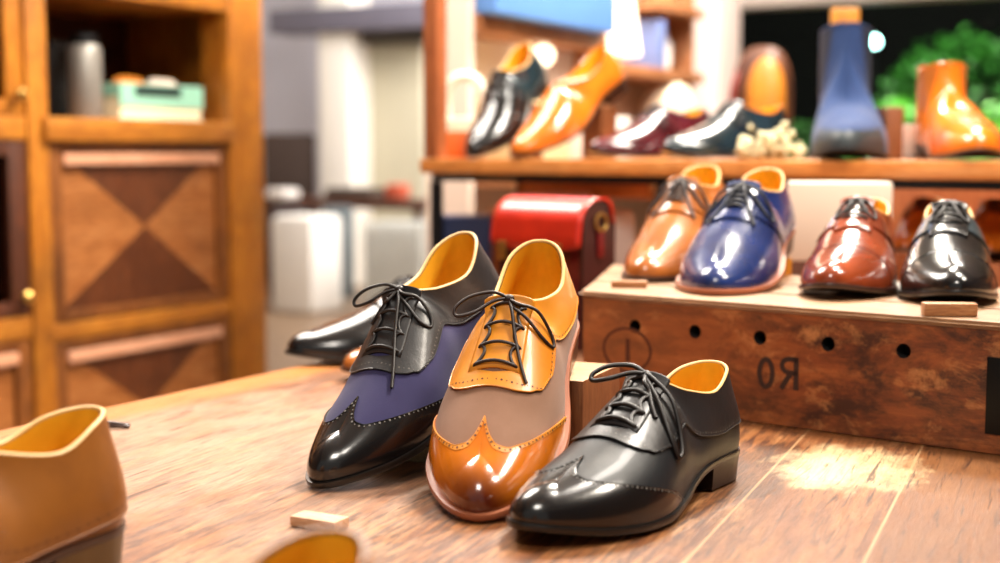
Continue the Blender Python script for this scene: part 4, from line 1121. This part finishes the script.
def xdoor(x0, x1, z0, z1, knob=None, hinge=.045):
    d = MB(); fw = .038
    d.box(x0, x0 + fw, .008, .034, z0, z1, .003); d.box(x1 - fw, x1, .008, .034, z0, z1, .003)
    d.box(x0 + fw, x1 - fw, .008, .034, z0, z0 + fw*.6, .003); d.box(x0 + fw, x1 - fw, .008, .034, z1 - fw*.5, z1, .003)
    door = d.build('door', M['cabd'], cab)
    a0, a1, b0, b1 = x0 + fw + .0005, x1 - fw - .0005, z0 + fw*.6 + .0005, z1 - fw*.5 - .0005
    cx_, cz_ = (a0 + a1)/2, (b0 + b1)/2
    mb = MB(); P = [(a0, b0), (a1, b0), (a1, b1), (a0, b1)]
    for i in range(4):
        p, q = P[i], P[(i+1) % 4]
        v = [(p[0], .020, p[1]), (q[0], .020, q[1]), (cx_, .013, cz_), (p[0], .032, p[1]), (q[0], .032, q[1]), (cx_, .032, cz_)]
        mb.add(v, [(0, 1, 2), (3, 5, 4), (0, 3, 4, 1), (1, 4, 5, 2), (2, 5, 3, 0)], i % 2)
    mb.build('inlaid_panel', [M['pan_dark'], M['pan_light']], door, smooth=False)
    s_ = MB(); s_.box(a0, a1, .000, .0195, b1 - .028, b1 - .004, .003); s_.build('highlight_moulding', M['strip'], door)
    if knob:
        kb = MB(); kb.lathe([(.004, 0), (.004, .012), (.012, .016), (.013, .024), (.006, .030)], 14, M=Matrix.Translation((knob[0], .009, knob[1])) @ Matrix.Rotation(R(90), 4, 'X')); kb.build('knob', M['brass'], door)
xdoor(-.698, -.129, E - .363, E + .016)
xdoor(-.698, -.129, .112, E - .404)
# left bay : glazed upper door, panelled lower door
cb('rail', -2.119, -.756, .004, .055, E - .385, E - .340, M['cabh']); cb('rail', -2.119, -.756, .004, .055, E + .02, E + .07, M['cabh']); cb('rail', -2.119, -.756, .004, .055, .05, .11, M['cabh'])
gm = NT('cabinet_glass'); gm.b.inputs['Base Color'].default_value = (.5, .3, .2, 1); gm.b.inputs['Roughness'].default_value = .03; gm.b.inputs['Specular IOR Level'].default_value = .15; gm.b.inputs['Transmission Weight'].default_value = 1; gm.b.inputs['IOR'].default_value = 1.08
for (x0, x1) in ((-1.30, -.757), (-1.86, -1.302)):
    for (z0, z1) in ((E - .338, E + .018), (E + .072, E + .60)):
        d = MB(); fw = .045
        d.box(x0, x0 + fw, .008, .034, z0, z1, .003); d.box(x1 - fw, x1, .008, .034, z0, z1, .003); d.box(x0 + fw, x1 - fw, .008, .034, z0, z0 + .03, .003); d.box(x0 + fw, x1 - fw, .008, .034, z1 - .03, z1, .003)
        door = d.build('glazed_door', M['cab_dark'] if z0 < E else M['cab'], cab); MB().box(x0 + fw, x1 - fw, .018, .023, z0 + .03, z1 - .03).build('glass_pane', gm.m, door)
        kb = MB(); kb.lathe([(.004, 0), (.004, .012), (.012, .016), (.013, .024), (.006, .030)], 14, M=Matrix.Translation((x1 - .022, .0085, z0 + .04)) @ Matrix.Rotation(R(90), 4, 'X')); kb.build('knob', M['brass'], door)
    xdoor(x0, x1, .112, E - .387)
cb('inner_shelf', -2.11, -.747, .06, yb - .02, E - .36, E - .34, M['cab_dark'])
# contents of the niche
def cabp(px, back):     # intersection with plane y=back in cabinet frame -> world xy
    r = ray(px, 150); n = Vector((-.875, .485)).normalized(); q0 = CR + n * back; t = q0.dot(n) / Vector((r.x, r.y)).dot(n); return Vector((r.x * t, r.y * t))
SZ = E + .068 + .0004; crz = math.atan2(.875, .485)
q = cabp(87, .09)
sp = thing('silver_canister', 'grey metallic canister with a dark cap standing at the left of the cabinet niche', 'canister', (q.x, q.y, SZ), crz)
MB().lathe([(.0, 0), (.034, 0), (.037, .006), (.037, .150), (.032, .162), (.0, .165)], 28, cap=False).build('canister_body', plain('brushed_grey', '#8d8a84', .35, .3), sp)
MB().lathe([(.0, .1655), (.030, .1655), (.030, .185), (.0, .188)], 20, cap=False).build('cap', M['iron'], sp)
q = cabp(57, .20); o = MB().box(-.04, .04, -.03, .09, 0, .175, .004).build('black_book_box', plain('matte_black', '#0c0b0c', .7)); o.location = (q.x, q.y, SZ); o.rotation_euler = (0, 0, crz)
tag(o, 'tall matte black box at the far left of the cabinet niche', 'box')
q = cabp(163, .05)
bx = thing('shoe_box', 'open mint-green and cream shoe box in the cabinet niche', 'box', (q.x, q.y, SZ), crz)
mb = MB(); wv, dv, hv = .135, .10, .052
mb.box(-wv, wv, 0, dv*1.6, 0, .003); mb.box(-wv, wv, 0, .003, .003, hv); mb.box(-wv, wv, dv*1.6 - .003, dv*1.6, .003, hv); mb.box(-wv, -wv + .003, .003, dv*1.6 - .003, .003, hv); mb.box(wv - .003, wv, .003, dv*1.6 - .003, .003, hv)
mb.build('box_body', plain('card_cream_pale', '#efe6c4', .7, var=.03), bx)
mb = MB(); zz = hv + .0003
mb.box(-wv - .003, wv + .003, -.004, -.0004, hv - .022, hv + .030); mb.box(-wv - .003, -wv + .002, 0, dv*1.6, zz, hv + .030); mb.box(wv - .002, wv + .003, 0, dv*1.6, zz, hv + .030)
mb.build('lid_band', plain('card_mint', '#8fc8b2', .6, var=.03), bx)
MB().box(-wv + .045, wv - .075, -.0065, -.0045, hv + .003, hv + .026, .0006).build('dark_label', plain('label_dark_green', '#12302c', .6), bx)
for (ox_, lab, col, nm) in ((-.035, 'rolled orange cloth inside the mint shoe box', '#d9811c', 'rolled_cloth'), (.075, 'crumpled cream cloth inside the mint shoe box', '#e8d8c8', 'rolled_cloth')):
    bm = bmesh.new(); bmesh.ops.create_icosphere(bm, subdivisions=4, radius=.048); rr = random.Random(int(col[1:3], 16))
    for v_ in bm.verts:
        c = v_.co; c *= 1 + .07 * math.sin(c.x * 90 + 1) * math.cos(c.z * 70) + .05 * math.sin(c.y * 110)
    mb = MB(); mb.bm(bm, 0, Matrix.Diagonal((1.0, .95, 1.0, 1))); o = mb.build(nm, plain('cloth' + col[1:], col, .8)); c = Matrix.Rotation(crz, 3, 'Z') @ Vector((ox_, .075, .0))
    o.location = (q.x + c.x, q.y + c.y, SZ + .0035 + .052); tag(o, lab, 'cloth')

# ================================================================= wall unit behind the rack
WU = Vector((-.045, 3.0)); wu = thing('wall_unit', 'tall open wooden shelving unit behind the rack, receding to the right', 'shelf', (WU.x, WU.y, 0), math.atan2(.875, .485))
M['unit'] = wood('unit_wood', '#b8794c', '#8a5530', '#d09870', axis=0, sc=.6, rough=.5, stretch=6)
M['unit_back'] = plain('unit_back_mauve', '#e0ccbc', .8, var=.08, sc=3)
Dp = .10; LW = 1.24
def ub(name, x0, x1, y0, y1, z0, z1, mat): return MB().box(x0, x1, y0, y1, z0, z1, .004).build(name, mat, wu)
ub('back_panel', 0, LW, Dp, Dp + .02, 0, E + .9, M['unit_back'])
ub('side_panel', -.025, -.0005, .01, Dp + .02, 0, E + .9, M['unit_back']); ub('side_panel', LW + .0005, LW + .025, 0, Dp + .02, 0, E + .9, M['unit'])
ub('divider', .66, .68, .01, Dp - .001, 0, E + .9, M['unit'])
ub('shelf_board', 0, .659, 0, Dp - .001, E + .25, E + .29, M['unit']); ub('shelf_board', .681, LW, -.04, Dp - .001, E + .19, E + .22, M['unit']); ub('shelf_board', .90, LW, -.04, Dp - .001, E + .375, E + .40, M['unit'])
ub('counter_board', 0, .659, -.12, Dp - .001, E - .08, E - .05, M['unit']); ub('counter_board', .681, LW, -.12, Dp - .001, E - .08, E - .05, M['unit'])
def wup(x, y, z): a = math.atan2(.875, .485); c = Matrix.Rotation(a, 3, 'Z') @ Vector((x, y, 0)); return Vector((WU.x + c.x, WU.y + c.y, z))
WRZ = math.atan2(.875, .485)
def ubox(name, x0, x1, y0, y1, z0, h, mat, label, cat, b=.005):
    c = wup((x0 + x1)/2, y0, z0 + .0004); o = MB().box(-(x1-x0)/2, (x1-x0)/2, 0, y1 - y0, 0, h, b).build(name, mat); o.location = c; o.rotation_euler = (0, 0, WRZ); return tag(o, label, cat)
S1 = E + .29; S2 = E + .22; S0 = E - .05
ubox('storage_box', -.0, .62, -.04, .098, S1, .30, plain('box_cornflower', '#5f90d4', .6, var=.12, sc=5), 'large cornflower-blue storage box on the upper shelf of the wall unit', 'box')
def vase(name, x, y, z, prof, mat, label, cat, sc_=1): 
    c = wup(x, y, z + .0004); o = MB().lathe([(r*sc_, q*sc_) for r, q in prof], 28, cap=False).build(name, mat); o.location = c; return tag(o, label, cat)
M['shade'] = plain('lamp_shade_warm', '#ffe9cf', .8, emit=1.1, var=.02); M['ceramic'] = plain('ceramic_cream', '#efdcc0', .4, coat=.4, var=.08); M['porcelain'] = plain('porcelain_white', '#f6f0ea', .3, coat=.5, var=.02)
lp = thing('table_lamp', 'small glowing table lamp with a tapered white shade on the wall unit', 'lamp', wup(.79, .032, S2 + .0004))
MB().lathe([(0, 0), (.035, 0), (.035, .006), (.007, .012), (.007, .05)], 20, cap=False).build('lamp_base', M['brass'], lp)
MB().lathe([(.062, .028), (.040, .19), (.0395, .19), (.0615, .028)], 32, cap=False).build('lamp_shade', M['shade'], lp)
ubox('blue_book', .93, .97, -.03, .09, S2, .13, plain('book_blue_grey', '#6f82b8', .6), 'blue-grey book standing beside the glowing table lamp', 'book', .002)
vase('white_jar', 1.10, .05, S2, [(0, 0), (.035, 0), (.042, .02), (.042, .08), (.03, .10), (.03, .115), (0, .118)], M['porcelain'], 'white porcelain jar on the upper right shelf of the wall unit', 'jar')
vase('brass_vase', 1.08, .03, E + .40, [(0, 0), (.04, 0), (.075, .06), (.08, .12), (.05, .18), (.03, .21), (.035, .23), (0, .23)], plain('brass_pale', '#e0b88a', .45, .3), 'pale brass vase at the right end of the upper shelf', 'vase', .75)
vase('cream_bowl', 1.05, -.01, S0, [(0, 0), (.05, 0), (.05, .05), (.055, .10), (.075, .14), (.078, .18), (.05, .225), (.03, .235), (0, .237)], M['ceramic'], 'round cream ceramic pot on the counter of the wall unit, right bay', 'pot', 1.0)
vase('clay_pot', .86, -.03, S0, [(0, 0), (.05, 0), (.06, .03), (.06, .10), (.045, .13), (0, .13)], plain('clay_orange', '#c98646', .6), 'orange clay pot on the wall unit counter left of the cream pot', 'pot', 1.0)
# handbag with an arched handle
hq = on_rack(463, .20); hb_ = thing('cream_handbag', 'small cream handbag with arched handle at the left end of the rack shelf', 'bag', (hq.x, hq.y, RZ + .0004), ra + R(30))
M['creamlea'] = leather('cream_leather', '#f2e4d2', '#e2cdb4', rough=.5, coat=.1)
MB().box(-.045, .045, 0, .05, 0, .08, .012).build('bag_body', M['ceramic'], hb_)
mb = MB(); mb.tube(cr([(-.036, .025, .07), (-.036, .025, .12), (-.025, .025, .150), (0, .025, .160), (.025, .025, .150), (.036, .025, .12), (.036, .025, .07)], 6), .010, 10); mb.build('handle', M['creamlea'], hb_)
rbox('orange_box', 457, .085, .045, .05, .05, plain('box_burnt_orange', '#d0651e', .6), 'small burnt-orange box in front of the cream handbag', 'box')
ubox('ivory_box', .06, .26, -.09, .05, S0, .165, plain('card_ivory', '#e8cf9c', .6), 'ivory box on the counter behind the tilted black shoe', 'box')
ubox('white_panel_box', .42, .60, -.09, .05, S0, .13, M['white'], 'white box on the counter behind the tilted orange slip-on', 'box')
gl = wup(.42, -.012, S1 - .0)
bm = bmesh.new(); bmesh.ops.create_icosphere(bm, subdivisions=3, radius=.026); mb = MB(); mb.bm(bm); o = mb.build('globe_light', plain('globe_warm', '#fff0cf', .4, emit=2.2, var=0)); p_ = wup(.36, .03, S1 - .04 - .0265); o.location = p_
tag(o, 'small warm globe light fixed under the shelf that holds the blue box', 'lamp')
# plinth with amber bag
q = W(750, 156, 3.45)
pl = MB().box(-.15, .15, 0, .26, 0, E - .03, .006).build('display_plinth', M['cab_dark']); pl.location = (q.x, q.y, 0.0003); pl.rotation_euler = (0, 0, RA); tag(pl, 'dark wooden plinth behind the rack carrying the amber backpack', 'plinth')
bp = thing('leather_backpack', 'rounded amber and brown leather backpack on the plinth behind the dried flowers', 'bag', (q.x + .045, q.y + .09, E - .0295), RA)
mb = MB(); bm = bmesh.new(); bmesh.ops.create_icosphere(bm, subdivisions=4, radius=1)
for v_ in bm.verts:
    c = v_.co; v_.co = Vector((math.copysign(abs(c.x)**.75, c.x)*.075, math.copysign(abs(c.y)**.75, c.y)*.05, .145 + math.copysign(abs(c.z)**.7, c.z)*.145))
mb.bm(bm); mb.build('bag_body', leather('umber_leather', '#5a3018', '#3c1e0f', rough=.5, coat=.05), bp)
mb = MB(); bm = bmesh.new(); bmesh.ops.create_icosphere(bm, subdivisions=3, radius=1)
for v_ in bm.verts:
    c = v_.co; v_.co = Vector((.024 + c.x*.050, -.045 + c.y*.035, .145 + math.copysign(abs(c.z)**.8, c.z)*.115))
mb.bm(bm); mb.build('front_pocket', leather('amber_pocket', '#c87f20', '#a8620f', rough=.5, coat=.05), bp)
mb = MB(); mb.tube(cr([(-.05, -.02, .24), (-.06, -.05, .18), (-.065, -.045, .08), (-.055, -.02, .03)], 5), .008, 8); mb.build('shoulder_strap', plain('strap_red', '#7a1f1a', .6), bp)

# groups of repeats
for o in bpy.data.objects:
    if o.parent is None and 'category' in o and 'group' not in o:
        c = o['category']; z = o.location.z; n = o.name.split('.')[0]
        if c == 'shoe': o['group'] = 'shoes on the rack shelf' if n in ('loafer_shoe', 'ankle_boot') or (z > RZ - .05) else ('shoes behind on the lower rack' if o.location.y > 1.9 else ('shoes on the crate' if z > CT - .03 and n != 'brogue_shoe' and o.location.x > .2 else 'shoes on the table'))
        elif n == 'wooden_tag': o['group'] = 'small wooden tags'
        elif n == 'support_block': o['group'] = 'wooden blocks under shoe heels'
        elif n == 'garden_shrub': o['group'] = 'shrubs outside the window'
        elif n == 'rolled_cloth': o['group'] = 'cloths in the mint shoe box'
# lighting + camera
def area(name, loc, target, size, power, col=(1, 1, 1), sy=None):
    l = bpy.data.lights.new(name, 'AREA'); l.shape = 'RECTANGLE'; l.size = size; l.size_y = sy or size; l.energy = power; l.color = col
    o = bpy.data.objects.new(name, l); C.objects.link(o); o.location = loc
    o.rotation_euler = (Vector(target) - Vector(loc)).to_track_quat('-Z', 'Y').to_euler(); return o
w = bpy.data.worlds.new('room_air'); bpy.context.scene.world = w; w.use_nodes = True
w.node_tree.nodes['Background'].inputs[0].default_value = (1, .93, .84, 1); w.node_tree.nodes['Background'].inputs[1].default_value = .22
area('ceiling_lamp_back', (-.9, 2.6, 2.5), (0, 1.2, .6), .9, 55, (1, .93, .84))
area('ceiling_lamp_right', (1.2, .9, 2.3), (.2, 1.2, .6), .35, 22, (1, .9, .76))
area('ceiling_lamp_front', (-.3, -.3, 2.4), (.1, 1.3, .6), .5, 19, (1, .92, .82))
area('ceiling_lamp_shelf', (.7, 1.5, 2.4), (.4, 2.2, .8), .4, 44, (1, .92, .82))
area('ceiling_lamp_cabinet', (.6, 2.9, 2.6), (-1, 3.0, .9), .6, 100, (1, .9, .76))
area('garden_fill_light', (2.2, 8.6, 2.9), (3.2, 9.6, .6), 1.0, 420, (1, .97, .85))  # added unseen light that brightens the shrubs
area('ceiling_lamp_mid_added', (1.1, 3.6, 2.5), (.5, 4.3, .9), .5, 45, (1, .94, .86))  # added unseen light for the pillar and wall unit
area('ceiling_lamp_far', (.3, 7.2, 2.9), (-.6, 9.2, .6), 2.0, 180, (1, .97, .93))
cam = bpy.data.cameras.new('camera'); co_ = bpy.data.objects.new('camera', cam); C.objects.link(co_)
co_.location = EYE; co_.rotation_euler = (math.pi / 2 - PITCH, 0, 0)
cam.sensor_width = 36; cam.lens = F / 1000 * 36
cam.dof.use_dof = True; cam.dof.focus_distance = 1.10; cam.dof.aperture_fstop = 3.7; cam.clip_end = 60; cam.clip_start = .02
sc = bpy.context.scene; sc.camera = co_
sc.view_settings.view_transform = 'Standard'; sc.view_settings.look = 'None'; sc.view_settings.gamma = 1; sc.view_settings.exposure = .45
sc.view_settings.use_curve_mapping = False
